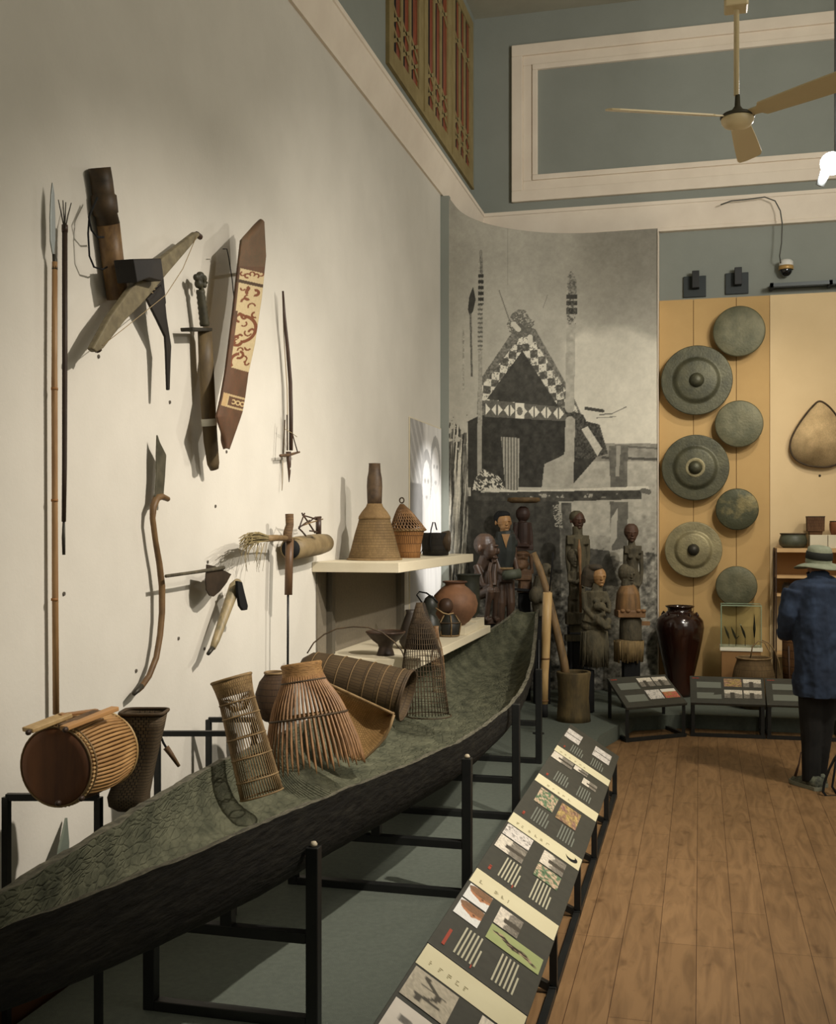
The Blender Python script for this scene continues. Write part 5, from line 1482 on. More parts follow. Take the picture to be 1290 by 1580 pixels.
MB().tube(ring(V3(779, 877, D_), ZV, 12.6 * D_ / F, 28), .012, 6, closed=True).build('belt', M_cane, t)
plinth('black plinth under the standing figure in the dark vest', 779, 9.9, 982, 15)
# figure with a tray on its head standing on stacked carvings
D_ = 10.35
t = thing('tray_bearer_figure', 'dark carved figure balancing a flat wooden tray on its head, on a carved post', 'carving', tuple(V3(808, 915, D_)))
carve('body', [
 ['e', 807, 793, 0, 11.5, 12.5, 11], ['t', [(806, 802, 0), (806, 812, 0)], [6, 6]],
 ['t', [(808, 806, 0), (808, 825, 0), (808, 842, 0)], [9.5, 10, 9]],
 ['t', [(796, 806, 0), (794, 828, 0), (799, 842, -.05), (815, 842, -.07)], [4, 3.6, 3.4, 3]],
 ['t', [(817, 806, 0), (820, 828, 0), (820, 842, 0)], [3, 2.8, 2.6]],
 ['b', 808, 845, 0, 14, 4, 9]], D_, mat('dark_redbrown', srgb(58, 40, 32), .55, srgb(42, 30, 25), 9), t, .006, 1)
sculpt(MB(), [['l', 808, [(776, 20), (773, 26), (769.5, 25), (768, 24.5)], 0]], D_).build('tray', mat('tray_wood', srgb(104, 82, 52), .65, srgb(70, 56, 38), 14), t)
carve('carved_post', [
 ['l', 805, [(858, 11), (854, 13), (851, 10), (850, 8)], 0], ['e', 803, 871, 0, 13, 12, 12], ['e', 802, 874, -.06, 6, 5, 5], ['t', [(796, 862, -.03), (806, 859, -.06), (813, 862, -.02)], [3, 3, 3]],
 ['b', 811, 895, 0, 9, 16, 9], ['b', 806, 892, -.02, 12, 3, 9], ['l', 809, [(914, 12), (905, 10), (895, 9)], 0], ['t', [(819, 855, .0), (821, 885, 0)], [3, 2.6]]], D_, mat('post_brown', srgb(98, 72, 48), .65, srgb(66, 48, 34), 10, bump=.4), t, .006, 1)
MB().hull8([V3(794, 911, D_ - .1), V3(820, 913, D_ - .1), V3(820, 913, D_ + .06), V3(794, 911, D_ + .06), V3(794, 907, D_ - .1), V3(820, 909, D_ - .1), V3(820, 909, D_ + .06), V3(794, 907, D_ + .06)]).build('black_shelf', M_blackm, t)
plinth('black plinth under the tray-bearing figure behind the canoe tip', 809, 10.38, 915, 9)
# seated tan figure and elephant-like carving behind the bamboo
D_ = 10.2
t = thing('seated_tan_figure', 'weathered tan seated figure partly hidden behind the pestle and bamboo tube', 'carving', tuple(V3(838, 930, D_)))
carve('body', [['e', 842, 880, 0, 11, 12, 11], ['t', [(838, 890, 0), (834, 912, 0)], [13, 14]], ['e', 826, 918, -.06, 11, 14, 12], ['e', 834, 922, -.1, 5, 7, 6], ['t', [(832, 928, 0), (836, 950, 0)], [13, 12]],
  ['t', [(846, 892, -.04), (846, 915, -.07)], [4, 4]], ['e', 848, 880, -.07, 3, 5, 4]], D_, M_stone, t, .007, 1)
plinth('black plinth under the weathered tan seated figure', 836, 10.2, 958, 12)

# back left: man with arms down
D_ = 10.45
t = thing('armed_standing_figure', 'tall dark standing figure with flat square shoulders against the mural', 'carving', tuple(V3(891, 965, D_)))
carve('body', [['t', [(891, 812, 0), (891, 826, 0)], [8, 8]], ['b', 891, 833, 0, 17, 7, 9], ['t', [(891, 830, 0), (892, 870, 0), (891, 905, 0)], [12, 10, 11]],
  ['t', [(877, 832, 0), (876, 860, 0), (880, 895, 0)], [4.5, 4, 3.6]], ['t', [(906, 832, 0), (907, 860, 0), (903, 895, 0)], [4.5, 4, 3.6]],
  ['t', [(885, 900, 0), (885, 960, 0)], [6.5, 5.5]], ['t', [(897, 900, 0), (897, 960, 0)], [6.5, 5.5]]], D_, M_stone2, t, .007, 1)
carve('head', head(892, 803, 14, D_, 0, .2), D_, mat('dark_face_wood', srgb(84, 56, 42), .55, srgb(60, 44, 34), 9), t, .0045, 1)
carve('skull_cap', [['e', 890, 798, .02, 11.5, 11, 12.5]], D_, M_stone2, t, .006, 1)
plinth('black plinth under the tall square-shouldered figure', 891, 10.45, 967, 14)
# spearman in front of it
D_ = 10.1
t = thing('spear_holder_figure', 'small weathered figure gripping an upright wooden spear', 'carving', tuple(V3(887, 972, D_)))
carve('body', head(886, 862, 14, D_, 0, .2, False) + [['e', 885, 858, .02, 10.5, 12, 11], ['t', [(886, 872, 0), (887, 884, 0)], [6, 7]], ['t', [(887, 882, 0), (887, 905, 0), (886, 925, 0)], [10, 9.5, 8]],
  ['t', [(879, 884, 0), (878, 896, -.03), (888, 898, -.08), (895, 892, -.08)], [4, 3.6, 3.2, 3.2]], ['t', [(896, 884, 0), (899, 896, -.04), (896, 906, -.08)], [3.6, 3.2, 3.2]],
  ['t', [(882, 920, 0), (881, 945, 0)], [6, 5.4]], ['t', [(892, 920, 0), (893, 945, 0)], [6, 5.4]], ['b', 886, 954, 0, 13, 9, 11]], D_, M_stone, t, .006, 1)
MB().tube([V3(896, 945, D_ - .09), V3(895, 870, D_ - .09), V3(894, 848, D_ - .09), V3(893.6, 832, D_ - .09)], [.012, .013, .019, .003], 8).build('spear', M_oldface, t)
sculpt(MB(), [['b', 888, 984, 0, 16, 4.5, 10], ['b', 893, 969, 0.02, 14, 6, 9]], D_).build('plank_base', M_stone2, t)
plinth('black plinth under the figure gripping a spear', 892, 10.1, 989, 8)
# big seated mother figure
D_ = 9.72
t = thing('seated_mother_figure', 'large seated female figure with long hair and ochre face, arms folded, on a fringed stump', 'carving', tuple(V3(918, 1030, D_)))
carve('body', [['t', [(922, 900, 0), (921, 912, 0)], [8, 9]], ['t', [(918, 912, 0), (917, 935, 0), (914, 960, 0)], [15, 14, 18]],
  ['t', [(903, 914, 0), (903, 938, -.02), (914, 952, -.10), (930, 945, -.13)], [6.5, 5.6, 4.6, 3.8]],
  ['t', [(932, 914, 0), (938, 932, -.05), (936, 942, -.12), (922, 934, -.13)], [5, 4.4, 3.8, 3.4]], ['e', 922, 934, -.11, 10, 7, 6], ['e', 917, 926, -.07, 5, 5, 5], ['e', 929, 926, -.07, 4.5, 5, 5],
  ['t', [(908, 962, 0), (922, 955, -.12), (932, 966, -.14), (938, 965, -.15)], [9, 7.5, 4.8, 3.5]], ['t', [(925, 962, 0), (936, 957, -.08), (930, 968, -.13)], [8, 6, 4.5]],
  ['e', 914, 966, 0, 18, 11, 15]], D_, M_stone2, t, .006, 1)
carve('hair', [['e', 915, 887, .035, 17, 17, 14], ['t', [(910, 890, .04), (906, 905, .05)], [13, 9]], ['e', 919, 876, -.005, 11, 6, 10]], D_, mat('grey_brown_hair_wood', srgb(72, 62, 48), .75, srgb(54, 48, 38), 14), t, .006, 1)
carve('face', head(924, 890, 15, D_, -.01, .4, False), D_, M_face, t, .0045, 1)
m = MB(); rnd = random.Random(12); s_ = D_ / F
for k in range(90):
    a = rnd.uniform(0, 2 * math.pi); r = rnd.uniform(.85, 1.02)
    x_ = math.cos(a); f_ = math.sin(a)
    p0 = V3(917, 974, D_) + RV * x_ * 19 * s_ * r + FV * f_ * 16 * s_ * r
    p1 = V3(917, rnd.uniform(1012, 1031), D_) + RV * x_ * 22 * s_ * r + FV * f_ * 17 * s_ * r
    m.tube([p0, p0.lerp(p1, .5) + ZV * .0, p1], [.012, .013, .008], 5)
m.build('fringed_stump', M_stone2, t)
sculpt(MB(), [['l', 917, [(1028, 16), (1000, 19), (975, 19), (970, 14)], 0]], D_).build('stump_core', M_stone2, t)
yb = yat(9.72, PZ)
o = sculpt(MB(), [['l', 902, [(yb - .2, 15.5), (yb - 4, 15), (1040, 15), (1034, 15), (1033.5, 2)], .0]], 9.72).build('plinth', M_blackm); tag(o, 'round black plinth beneath the seated mother figure, right of the mortar', 'plinth', 'black plinths under the carved figures')
# standing woman at the back right
D_ = 10.5
t = thing('bare_chested_figure', 'slender standing female figure with an oval dark face, rearmost on the right', 'carving', tuple(V3(976, 960, D_)))
carve('body', [['t', [(974, 830, 0), (975, 845, 0)], [5, 6]], ['b', 976, 848, 0, 13, 6, 7], ['t', [(976, 846, 0), (976, 870, 0), (976, 905, 0)], [11, 8.5, 10]],
  ['e', 971, 859, -.05, 4, 3.6, 4], ['e', 983, 860, -.05, 4, 3.6, 4],
  ['t', [(965, 850, 0), (964, 880, 0), (968, 905, -.02)], [3.4, 3, 2.8]], ['t', [(989, 850, 0), (990, 880, 0), (988, 898, -.02), (982, 905, -.06)], [3.6, 3.2, 3, 3]],
  ['t', [(976, 900, 0), (976, 955, 0)], [11, 9]]], D_, M_stone, t, .006, 1)
carve('head', head(974, 823, 14, D_, 0, 0, False) + [['e', 974, 820, 0, 11.5, 13, 10]], D_, mat('dark_oval_face', srgb(86, 60, 46), .6, srgb(66, 50, 38), 9), t, .0045, 1)
plinth('black plinth under the slender female figure', 976, 10.5, 960, 10)
# front right: bell-shaped figure
D_ = 9.95
t = thing('bell_bodied_figure', 'carved hooded figure with a smooth tan bell-shaped body on a board and stump', 'carving', tuple(V3(969, 1020, D_)))
carve('head', head(970, 887, 14.5, D_, -.0, .45, False) + [['e', 965, 884, .02, 11, 14.5, 12], ['t', [(968, 894, 0), (968, 904, 0)], [9, 10]]], D_, M_stone, t, .005, 1)
carve('body', [['l', 969, [(946, 19.5), (930, 19), (915, 17.5), (906, 13), (900, 7)], 0]], D_, mat('smooth_tan_body', srgb(138, 104, 66), .6, srgb(92, 72, 50), 5, (4, 4, .8)), t, .007, 1)
sculpt(MB(), [['b', 971, 946, -.02, 21, 5.5, 18]], D_).build('board', M_oldface, t, bevel=.008)
for x_ in (957, 965, 981, 989): sculpt(MB(), [['e', x_, 941, -.12, 4, 3, 4]], D_).build('foot', M_oldface, t)
sculpt(MB(), [['l', 973, [(988, 17), (985, 17.5), (970, 17), (957, 17), (953, 15)], 0.0]], D_).build('drum_base', M_stone, t)
sculpt(MB(), [['b', 995, 962, .02, 8, 3, 4]], D_).build('side_plank', M_oldface, t)
m = MB(); rnd = random.Random(5); s_ = D_ / F
for k in range(80):
    a = 2 * math.pi * k / 80; r = rnd.uniform(.93, 1.03)
    p0 = V3(970, 988, D_) + RV * math.cos(a) * 21 * s_ * r + FV * math.sin(a) * 17 * s_ * r
    p1 = V3(970, rnd.uniform(1008, 1022), D_) + RV * math.cos(a) * 21 * s_ * r + FV * math.sin(a) * 17 * s_ * r
    m.tube([p0, p1], [.014, .010], 5)
m.build('fringed_stump', mat('pale_split_stump', srgb(134, 112, 74), .8, srgb(96, 80, 54), 14, (3, 3, .6), bump=.5), t)
sculpt(MB(), [['l', 970, [(1018, 18), (1000, 20), (988, 20), (986, 14)], 0]], D_).build('stump_core', MATS['pale_split_stump'], t)
plinth('black plinth under the bell-bodied figure, behind the corner table', 972, 9.95, 1020, 11)

# ------------------------------------------------------------------ back wall exhibits
GY = OY - .002
def gong(label, px, py, rpx, boss, m_, tilt=0):
    c = on_y(px, py, GY - .05); D = c.y * CA - c.x * SA; R = rpx * D / F
    t = thing('bossed_gong' if boss else 'flat_gong', label, 'gong', (c.x, GY, c.z), group='bronze gongs on the ochre wall')
    c0 = Vector((c.x, GY - .055, c.z)); dirn = Vector((0, -1, 0))
    MB().tube([(c.x, GY + .001, c.z + R * .6), (c.x, GY - .058, c.z + R * .6)], .01, 8).build('wall_hook', M_iron, t)
    if boss:
        prof = [(R * .82, .0), (R * .93, .02), (R * 1.0, .06), (R * .995, .07), (R * .97, .072), (R * .70, .058), (R * .64, .062), (R * .60, .082), (R * .52, .09), (R * .22, .080), (R * .19, .082)]
        MB().lathe(prof + [(.001, .082)], c0, dirn, 56, cap=False).build('disc', m_, t)
        MB().lathe([(R * .21, .08), (R * .20, .095), (R * .16, .125), (R * .09, .14), (.001, .143)], c0, dirn, 28, cap=False).build('boss', M_iron if boss == 2 else m_, t)
        if boss == 3:
            MB().lathe([(R * .29, .0865), (R * .27, .0885), (R * .20, .084)], c0, dirn, 28, cap=False).build('worn_collar', M_brass_l, t)
    else:
        MB().lathe([(R * .93, .0), (R * .97, .03), (R, .062), (R * .985, .074), (R * .95, .078), (R * .5, .080), (.001, .080)], c0, dirn, 56, cap=False).build('disc', m_, t)
    return t
M_gongd = mat('dark_green_bronze', srgb(62, 62, 46), .5, srgb(90, 88, 66), 6, bump=.25, bscale=50, metal=.35, spec=.5)
M_gongg = mat('grey_green_bronze', srgb(84, 84, 62), .55, srgb(112, 108, 82), 6, bump=.25, bscale=50, metal=.3, spec=.5)
M_gongs = mat('stained_bronze', srgb(72, 73, 54), .5, srgb(124, 114, 78), 5, bump=.25, bscale=50, metal=.3, lo=.48, hi=.62)
gong('flat grey-green gong at the top of the right column, nearest the lamp track', 1140, 513, 39, 0, M_gongg)
gong('largest dark bossed gong at the top of the left column', 1075, 588, 53.5, 1, M_gongd)
gong('flat grey-green gong second from the top of the right column', 1140, 655, 36, 0, M_gongg)
gong('dark bossed gong with a pale worn ring, middle of the left column', 1073, 722, 50.5, 3, M_gongd)
gong('stained flat gong with tan patches, third in the right column', 1137, 786, 32, 0, M_gongs)
gong('pale tan bossed gong above the glazed jar', 1070, 848, 43, 2, M_brass_l)
gong('smallest flat gong at the bottom of the right column, above the glass case', 1136, 904, 31, 0, M_gongg)

# square speaker-like wall brackets
for x_, y_, lb in ((1072, 443, 'black square wall plate with an upright bracket above the left gong column'), (1137, 438, 'black square wall plate with an upright bracket above the right gong column')):
    c = on_y(x_, y_, BY); s_ = .0066
    t = thing('wall_bracket', lb, 'bracket', (c.x, BY, c.z - .1), group='black wall brackets')
    M_sl = mat('slate_plastic', srgb(48, 54, 54), .5)
    MB().box(c.x - .11, c.x + .11, BY - .03, BY - .001, c.z - .105, c.z + .105).build('plate', M_sl, t, bevel=.004)
    MB().box(c.x - .025, c.x + .045, BY - .12, BY - .03, c.z - .03, c.z + .14).build('arm', M_black, t, bevel=.004)
# rail at right
c = on_y(1187, 448, BY - .06)
t = thing('wall_lamp_rail', 'slim grey rail lamp bar fixed above the pale ochre wall', 'rail', (c.x + .6, BY - .02, c.z))
M_rail = mat('rail_metal', srgb(74, 78, 78), .4, metal=.4)
MB().box(c.x, 2.6, BY - .22, BY - .19, c.z + .0, c.z + .035).build('front_bar', M_rail, t)
MB().box(c.x, 2.6, BY - .06, BY - .01, c.z + .02, c.z + .05).build('back_bar', M_rail, t)
for x_ in (c.x, 1.2, 2.5): MB().box(x_, x_ + .03, BY - .22, BY - .01, c.z, c.z + .04).build('cross_arm', M_black, t)
# dome camera and cable
c = on_y(1213, 412, BY - .1)
t = thing('dome_camera', 'white dome security camera with a gold ring and dark lens on the blue-grey wall', 'camera', (c.x, BY - .1, c.z - .09))
MB().box(c.x - .02, c.x + .02, BY - .06, BY - .001, c.z, c.z + .05).build('mount', M_trim, t)
MB().lathe([(.001, .09), (.05, .088), (.066, .07), (.068, .03)], (c.x, BY - .1, c.z - .02), (0, 0, 1), 28, cap=False).build('housing', mat('white_plastic', srgb(214, 212, 204), .4), t)
MB().lathe([(.068, .03), (.07, .03), (.07, -.005), (.066, -.008)], (c.x, BY - .1, c.z - .02), (0, 0, 1), 28, cap=False).build('ring', mat('gold_ring', srgb(186, 150, 92), .4, metal=.3), t)
MB().ell((c.x, BY - .1, c.z - .03), (.058, .058, .062), None, 20).build('lens_dome', mat('dark_glass', srgb(16, 18, 20), .08, spec=.7), t)
pts = [on_y(x, y, BY - .215) for x, y in ((1112, 316), (1128, 310), (1150, 308), (1180, 304))] + [on_y(x, y, BY - .22) for x, y in ((1196, 310), (1204, 325), (1207, 345), (1206, 375), (1203, 395))] + [on_y(1205, 408, BY - .12)]
o = MB().tube(pts, .006, 6).build('camera_cable', mat('grey_cable', srgb(84, 84, 78), .6)); tag(o, 'grey cable running along the cornice and down to the dome camera', 'cable')

# teardrop tray
t = thing('teardrop_winnowing_tray', 'teardrop-shaped woven tray with a dark rim on the pale ochre wall', 'tray', tuple(on_y(1265, 720, OY - .02)))
ol = [(1265, 619), (1253, 628), (1240, 644), (1228, 662), (1220, 680), (1220, 696), (1228, 709), (1243, 717), (1262, 720.5), (1280, 720), (1296, 714), (1308, 702), (1312, 688), (1306, 668), (1294, 646), (1280, 628)]
def smooth_loop(p, n=4):
    out = []
    L_ = len(p)
    for i in range(L_):
        p0, p1, p2, p3 = [np.array(p[(i + k) % L_], float) for k in (-1, 0, 1, 2)]
        for j in range(n):
            t_ = j / n; out.append(tuple(.5 * ((2 * p1) + (-p0 + p2) * t_ + (2 * p0 - 5 * p1 + 4 * p2 - p3) * t_ ** 2 + (-p0 + 3 * p1 - 3 * p2 + p3) * t_ ** 3)))
    return out
ol = smooth_loop(ol)
cen = on_y(1265, 678, OY - .02)
r0 = [on_y(x, y, OY - .07) for x, y in ol]
r1 = [Vector((cen.x, 0, cen.z)).lerp(Vector((p.x, 0, p.z)), .93) + Vector((0, OY - .03, 0)) for p in r0]
MB().loft([[p.copy() for p in r0], r1, [Vector((cen.x, OY - .025, cen.z)).lerp(p, .05) for p in r1]], cap=True).build('woven_tray', weave('pale_weave', srgb(236, 206, 156), srgb(196, 160, 108), 120, 60, .3), t)
MB().tube(r0, .009, 8, closed=True).build('rim', M_cane_d, t)
o = MB().ell(on_y(1265, 734, OY - .012), (.012, .008, .012), None, 8).build('wall_hook', M_iron); tag(o, 'tiny dark hook on the pale wall below the teardrop tray', 'hook')

# glazed jar
D_ = 10.62; yb = yat(D_, PZ + .001)
t = thing('glazed_storage_jar', 'tall glossy dark brown glazed jar with small lugs below the gongs', 'jar', tuple(V3(1048, yb, D_)))
M_glaze = mat('brown_glaze', srgb(34, 18, 12), .16, srgb(58, 30, 18), 4, (1, 1, .4), spec=.7, lo=.4, hi=.7)
pot(1049, D_, [(yb, 17), (yb - 6, 18), (1045, 21), (1010, 29), (985, 34), (968, 36.5), (957, 35), (950, 29), (945, 22), (942, 18), (938, 19), (936, 22), (934.5, 22)], seg=56).build('body', M_glaze, t)
for a in (-2.6, -1.9, -1.2, -.5, .5, 1.6, 2.6):
    p = V3(1049, 949, D_) + (RV * math.cos(a) + FV * math.sin(a)) * 25 * D_ / F
    MB().tube([p + ZV * .03, p + (RV * math.cos(a) + FV * math.sin(a)) * .02 + ZV * .0, p - ZV * .03], .011, 8).build('lug', M_glaze, t)

# glass case on pedestal
c = V3(1143, 997, 10.35); zt = c.z
o = MB().box(c.x - .175, c.x + .175, c.y - .13, c.y + .17, PZ + .001, zt - .035).build('pedestal', mat('brown_pedestal', srgb(150, 112, 70), .75, srgb(140, 104, 64), 4)); tag(o, 'square brown pedestal under the small glass case', 'pedestal')
t = thing('glass_display_case', 'small glass case with a white base holding four ornaments below the lowest gong', 'glass case', (c.x, c.y, zt - .034))
MB().box(c.x - .19, c.x + .19, c.y - .14, c.y + .16, zt - .034, zt).build('base', mat('white_base', srgb(232, 226, 204), .5), t, bevel=.003)
M_glass = bpy.data.materials.new('clear_glass'); M_glass.use_nodes = True
b_ = M_glass.node_tree.nodes['Principled BSDF']; b_.inputs['Transmission Weight'].default_value = 1; b_.inputs['Roughness'].default_value = .02; b_.inputs['IOR'].default_value = 1.1; b_.inputs['Base Color'].default_value = (.9, .96, .92, 1)
gh = .385; gx0, gx1, gy0, gy1 = c.x - .178, c.x + .178, c.y - .13, c.y + .15
g = .005
for bx in ((gx0, gx1, gy0, gy0 + g), (gx0, gx1, gy1 - g, gy1), (gx0, gx0 + g, gy0 + g, gy1 - g), (gx1 - g, gx1, gy0 + g, gy1 - g)):
    MB().box(*bx, zt + .001, zt + gh).build('glass_pane', M_glass, t)
MB().box(gx0, gx1, gy0, gy1, zt + gh, zt + gh + g).build('glass_top', M_glass, t)
M_edge = mat('green_glass_edge', srgb(150, 168, 140), .2, spec=.6)
m = MB()
for x_ in (gx0, gx1):
    for y_ in (gy0, gy1): m.bar((x_, y_, zt), (x_, y_, zt + gh), .006)
for z_ in (zt + gh + .004,):
    m.bar((gx0, gy0, z_), (gx1, gy0, z_), .008); m.bar((gx0, gy1, z_), (gx1, gy1, z_), .008); m.bar((gx0, gy0, z_), (gx0, gy1, z_), .008); m.bar((gx1, gy0, z_), (gx1, gy1, z_), .008)
m.build('glass_edges', M_edge, t)
for i, (x_, h_, lb) in enumerate(((1125, .13, 'small feather-like ornament on a pin, first from the left in the glass case'), (1135.5, .12, 'tiny forked ornament on a pin, second in the glass case'), (1150, .14, 'dark hooked ornament with a pale tip on a pin, third in the glass case'), (1164, .18, 'tall thin dark ornament on a pin, rightmost in the glass case'))):
    p = V3(x_, 994, 10.35); p.z = zt + .001
    t = thing('pinned_ornament', lb, 'ornament', tuple(p), group='ornaments in the glass case')
    MB().tube([p, p + ZV * h_ * .6], .0025, 5).build('pin', M_iron, t)
    if i < 3:
        MB().tube([p + ZV * h_ * .55, p + ZV * h_ * .9 - RV * .015, p + ZV * (h_ + .06) - RV * .045], [.006, .012, .003], 8).build('pendant', M_iron if i == 2 else M_stone, t)
        if i == 1: MB().tube([p + ZV * h_ * .55, p + ZV * h_ * .8 + RV * .03], [.006, .003], 6).build('prong', M_stone, t)
        if i == 2: MB().ell(p + ZV * (h_ + .06) - RV * .045, (.008, .008, .008), None, 8).build('pale_tip', M_shelf, t)
    else:
        MB().tube([p + ZV * .08, p + ZV * .16, p + ZV * .30], [.005, .012, .002], 8).build('blade', M_iron, t)

# shallow basket with bent handles
D_ = 9.92; yb = yat(D_, PZ + .001)
t = thing('hoop_handled_basket', 'round brown basket with two tall bent cane hoops in front of the pedestal', 'basket', tuple(V3(1163, yb, D_)))
s_ = D_ / F
Mhb = weave('brown_soft_weave', srgb(120, 98, 66), srgb(72, 56, 38), 80, 20, .7)
pot(1163, D_, [(yb, 20), (yb - 18, 30), (1045, 32), (1030, 29), (1020, 25.5), (1015, 25)]).build('body', Mhb, t)
MB().tube(ring(V3(1163, 1015, D_), ZV, 25.5 * s_, 36), .009, 6, closed=True).build('rim', M_cane, t)
for pts in (((1158, 1015), (1161, 998), (1170, 989), (1180, 992), (1189, 1008), (1188, 1028), (1184, 1042)), ((1176, 988), (1186, 992), (1196, 1005), (1202, 1022), (1204, 1042))):
    MB().tube([V3(x, y, D_ - .06) for x, y in pts], .006, 6).build('hoop_handle', M_cane, t)
# right-hand shelf unit
X0, X1, Y0, Y1_ = .70, 1.75, 10.86, 11.2
zt = 1.55
t = thing('display_shelf_unit', 'ochre shelf unit with slim dark posts against the pale wall, behind the person', 'shelf unit', (X0 + .5, 11.03, PZ))
M_sh2 = mat('tan_shelf_board', srgb(206, 170, 122), .65, srgb(196, 160, 112), 5)
for z_ in (zt, 1.29, 1.12, .55):
    MB().box(X0, X1, Y0, Y1_, z_ - .038 if z_ == zt else z_ - .022, z_).build('shelf_board', M_sh2, t)
for x_ in (X0 + .0, X1 - .02):
    for y_ in (Y0 + .005, Y1_ - .03): MB().box(x_ - .012, x_, y_, y_ + .02, PZ + .001, zt - .0).build('post', M_dkwood, t)
MB().box(X0 + .005, X1 - .005, Y1_ - .012, Y1_ - .004, 1.12, zt - .04).build('back_or_shade_panel', mat('brown_back_panel', srgb(150, 110, 66), .8), t)
def small_pot(name, label, cat, x, y, z, prof, m_, group=None, sides=0):
    t = thing(name, label, cat, (x, y, z), group=group)
    MB().lathe([(.002, 0)] + prof + [(prof[-1][0] - .01, prof[-1][1] - .001), (prof[-1][0] - .012, .02), (.002, .012)], (x, y, z + .001), (0, 0, 1), 28, cap=False).build('body', m_, t)
    MB().tube(ring((x, y, z + prof[-1][1]), ZV, prof[-1][0] - .002, 24), .006, 6, closed=True).build('rim', M_cane_d, t)
    return t
p = V3(1223, 845, 10.5)
small_pot('celadon_pot', 'low rounded green-grey pot on top of the right-hand shelf unit', 'pot', p.x, 11.0, zt, [(.09, 0), (.125, .03), (.13, .07), (.118, .105), (.112, .125), (.118, .135)], mat('green_grey_glaze', srgb(90, 92, 74), .45, srgb(66, 68, 54), 7, spec=.4))
bx0 = on_y(1248, 830, 11.0).x
o = MB().box(bx0, bx0 + .155, 10.88, 11.16, zt + .001, zt + .125).build('display_box', M_shelf, bevel=.002); tag(o, 'cream display block on the shelf unit directly above the sun hat', 'display block', 'cream blocks on the shelf unit')
o = MB().box(bx0 + .16, bx0 + .42, 10.88, 11.16, zt + .001, zt + .125).build('display_box', M_shelf, bevel=.002); tag(o, 'cream display block on the shelf unit, cut by the right edge of the view', 'display block', 'cream blocks on the shelf unit')
M_rb = weave('red_brown_weave', srgb(112, 80, 54), srgb(64, 46, 32), 40, 14, .6)
t = thing('woven_box_basket', 'upright red-brown woven box on the cream block above the sun hat', 'basket', (bx0 + .06, 11.02, zt + .125), group='red-brown containers on the cream blocks')
cx_, cy_, z_ = bx0 + .06, 11.02, zt + .126
MB().loft([[Vector((cx_ + a * w, cy_ + b * w, z_ + h)) for a, b in ((-1, -1), (1, -1), (1, 1), (-1, 1))] for h, w in ((0, .055), (.03, .06), (.035, .075), (.165, .078))], smooth=False).build('body', M_rb, t)
MB().box(cx_ - .08, cx_ + .08, cy_ - .08, cy_ + .08, z_ + .165, z_ + .175).build('rim', M_cane_d, t)
small_pot('clay_cup', 'red-brown clay cup with dark patterned rim beside the woven box at the right edge', 'cup', bx0 + .27, 11.0, zt + .126, [(.07, 0), (.085, .04), (.088, .10), (.082, .125)], mat('red_clay', srgb(140, 86, 54), .6, srgb(110, 66, 42), 7), 'red-brown containers on the cream blocks')
fp = None
for i, (x_, w_, h_, lb) in enumerate(((.80, .05, .10, 'small dark jar at the left end of the middle shelf'), (.93, .045, .12, 'small dark jar second from the left on the middle shelf'), (1.06, .05, .09, 'small dark jar beside the person on the middle shelf'))):
    small_pot('small_dark_jar', lb, 'jar', x_, 11.0, 1.12, [(w_ * .7, 0), (w_, h_ * .4), (w_ * .8, h_ * .8), (w_ * .5, h_)], M_dkclay, 'small dark jars on the shelf unit')
t = thing('tall_brown_basket', 'tall brown barrel-shaped basket on legs, beside the person under the shelf unit', 'basket', (.88, 10.62, PZ))
MB().lathe([(.002, 0), (.13, 0), (.15, .25), (.15, .5), (.12, .56), (.10, .56), (.10, .1), (.002, .1)], (.88, 10.62, PZ + .1), (0, 0, 1), 28, cap=False).build('body', weave('dim_brown_weave', srgb(112, 78, 46), srgb(60, 42, 26), 50, 24, .7), t)
for a in (.8, 2.4, 4, 5.5): MB().tube([(.88 + .13 * math.cos(a), 10.62 + .13 * math.sin(a), PZ + .001), (.88 + .155 * math.cos(a), 10.62 + .155 * math.sin(a), PZ + .55)], .01, 6).build('leg', M_dkwood, t)

# ------------------------------------------------------------------ ceiling fan
FD = 5.7; fk = FD / 7.7
hub = V3(1138, 186, FD)
t = thing('ceiling_fan', 'cream three-bladed ceiling fan on a long rod in front of the framed wall panel', 'fan', (hub.x, hub.y, hub.z - .06))
MB().tube([(hub.x - .005, hub.y, hub.z + .13), (hub.x - .005, hub.y, ZC - .01)], .014, 10).build('rod', M_fan, t)
c = V3(1136, 2, FD); MB().box(c.x - .06, c.x + .06, c.y - .06, c.y + .06, c.z - .045, c.z + .05).build('coupling', M_fan, t, bevel=.01)
MB().lathe([(r * fk, h * fk) for r, h in [(.001, -.055), (.05, -.052), (.09, -.038), (.108, -.015), (.112, .0), (.112, .012), (.105, .02), (.10, .022)]], hub, (0, 0, 1), 36, cap=False).build('motor_cover', M_fan, t)
MB().lathe([(r * fk, h * fk) for r, h in [(.112, .016), (.118, .02), (.118, .03), (.10, .045), (.05, .06), (.02, .1), (.016, .18), (.001, .18)]], hub, (0, 0, 1), 32, cap=False).build('motor_top', mat('dark_motor', srgb(62, 58, 44), .5), t)
for ang in (52, 172, 292):
    v_ = RV * math.cos(math.radians(ang)) - FV * math.sin(math.radians(ang)); a = math.atan2(v_.y, v_.x)
    d = Vector((math.cos(a), math.sin(a), 0)); n_ = Vector((-math.sin(a), math.cos(a), 0))
    zz_ = ZV * .02
    secs = [(.07, .022), (.13, .026), (.15, .05), (.40, .062), (.65, .07), (.69, .06), (.70, .025)]
    rings = []
    for r, w in secs:
        c = hub + d * r + zz_; tw = -.3
        aa = n_ * math.cos(tw) + ZV * math.sin(tw); bb = ZV * .004
        rings.append([c - aa * w - bb, c + aa * w - bb, c + aa * w + bb, c - aa * w + bb])
    MB().loft(rings, smooth=False).build('blade', M_fan, t)

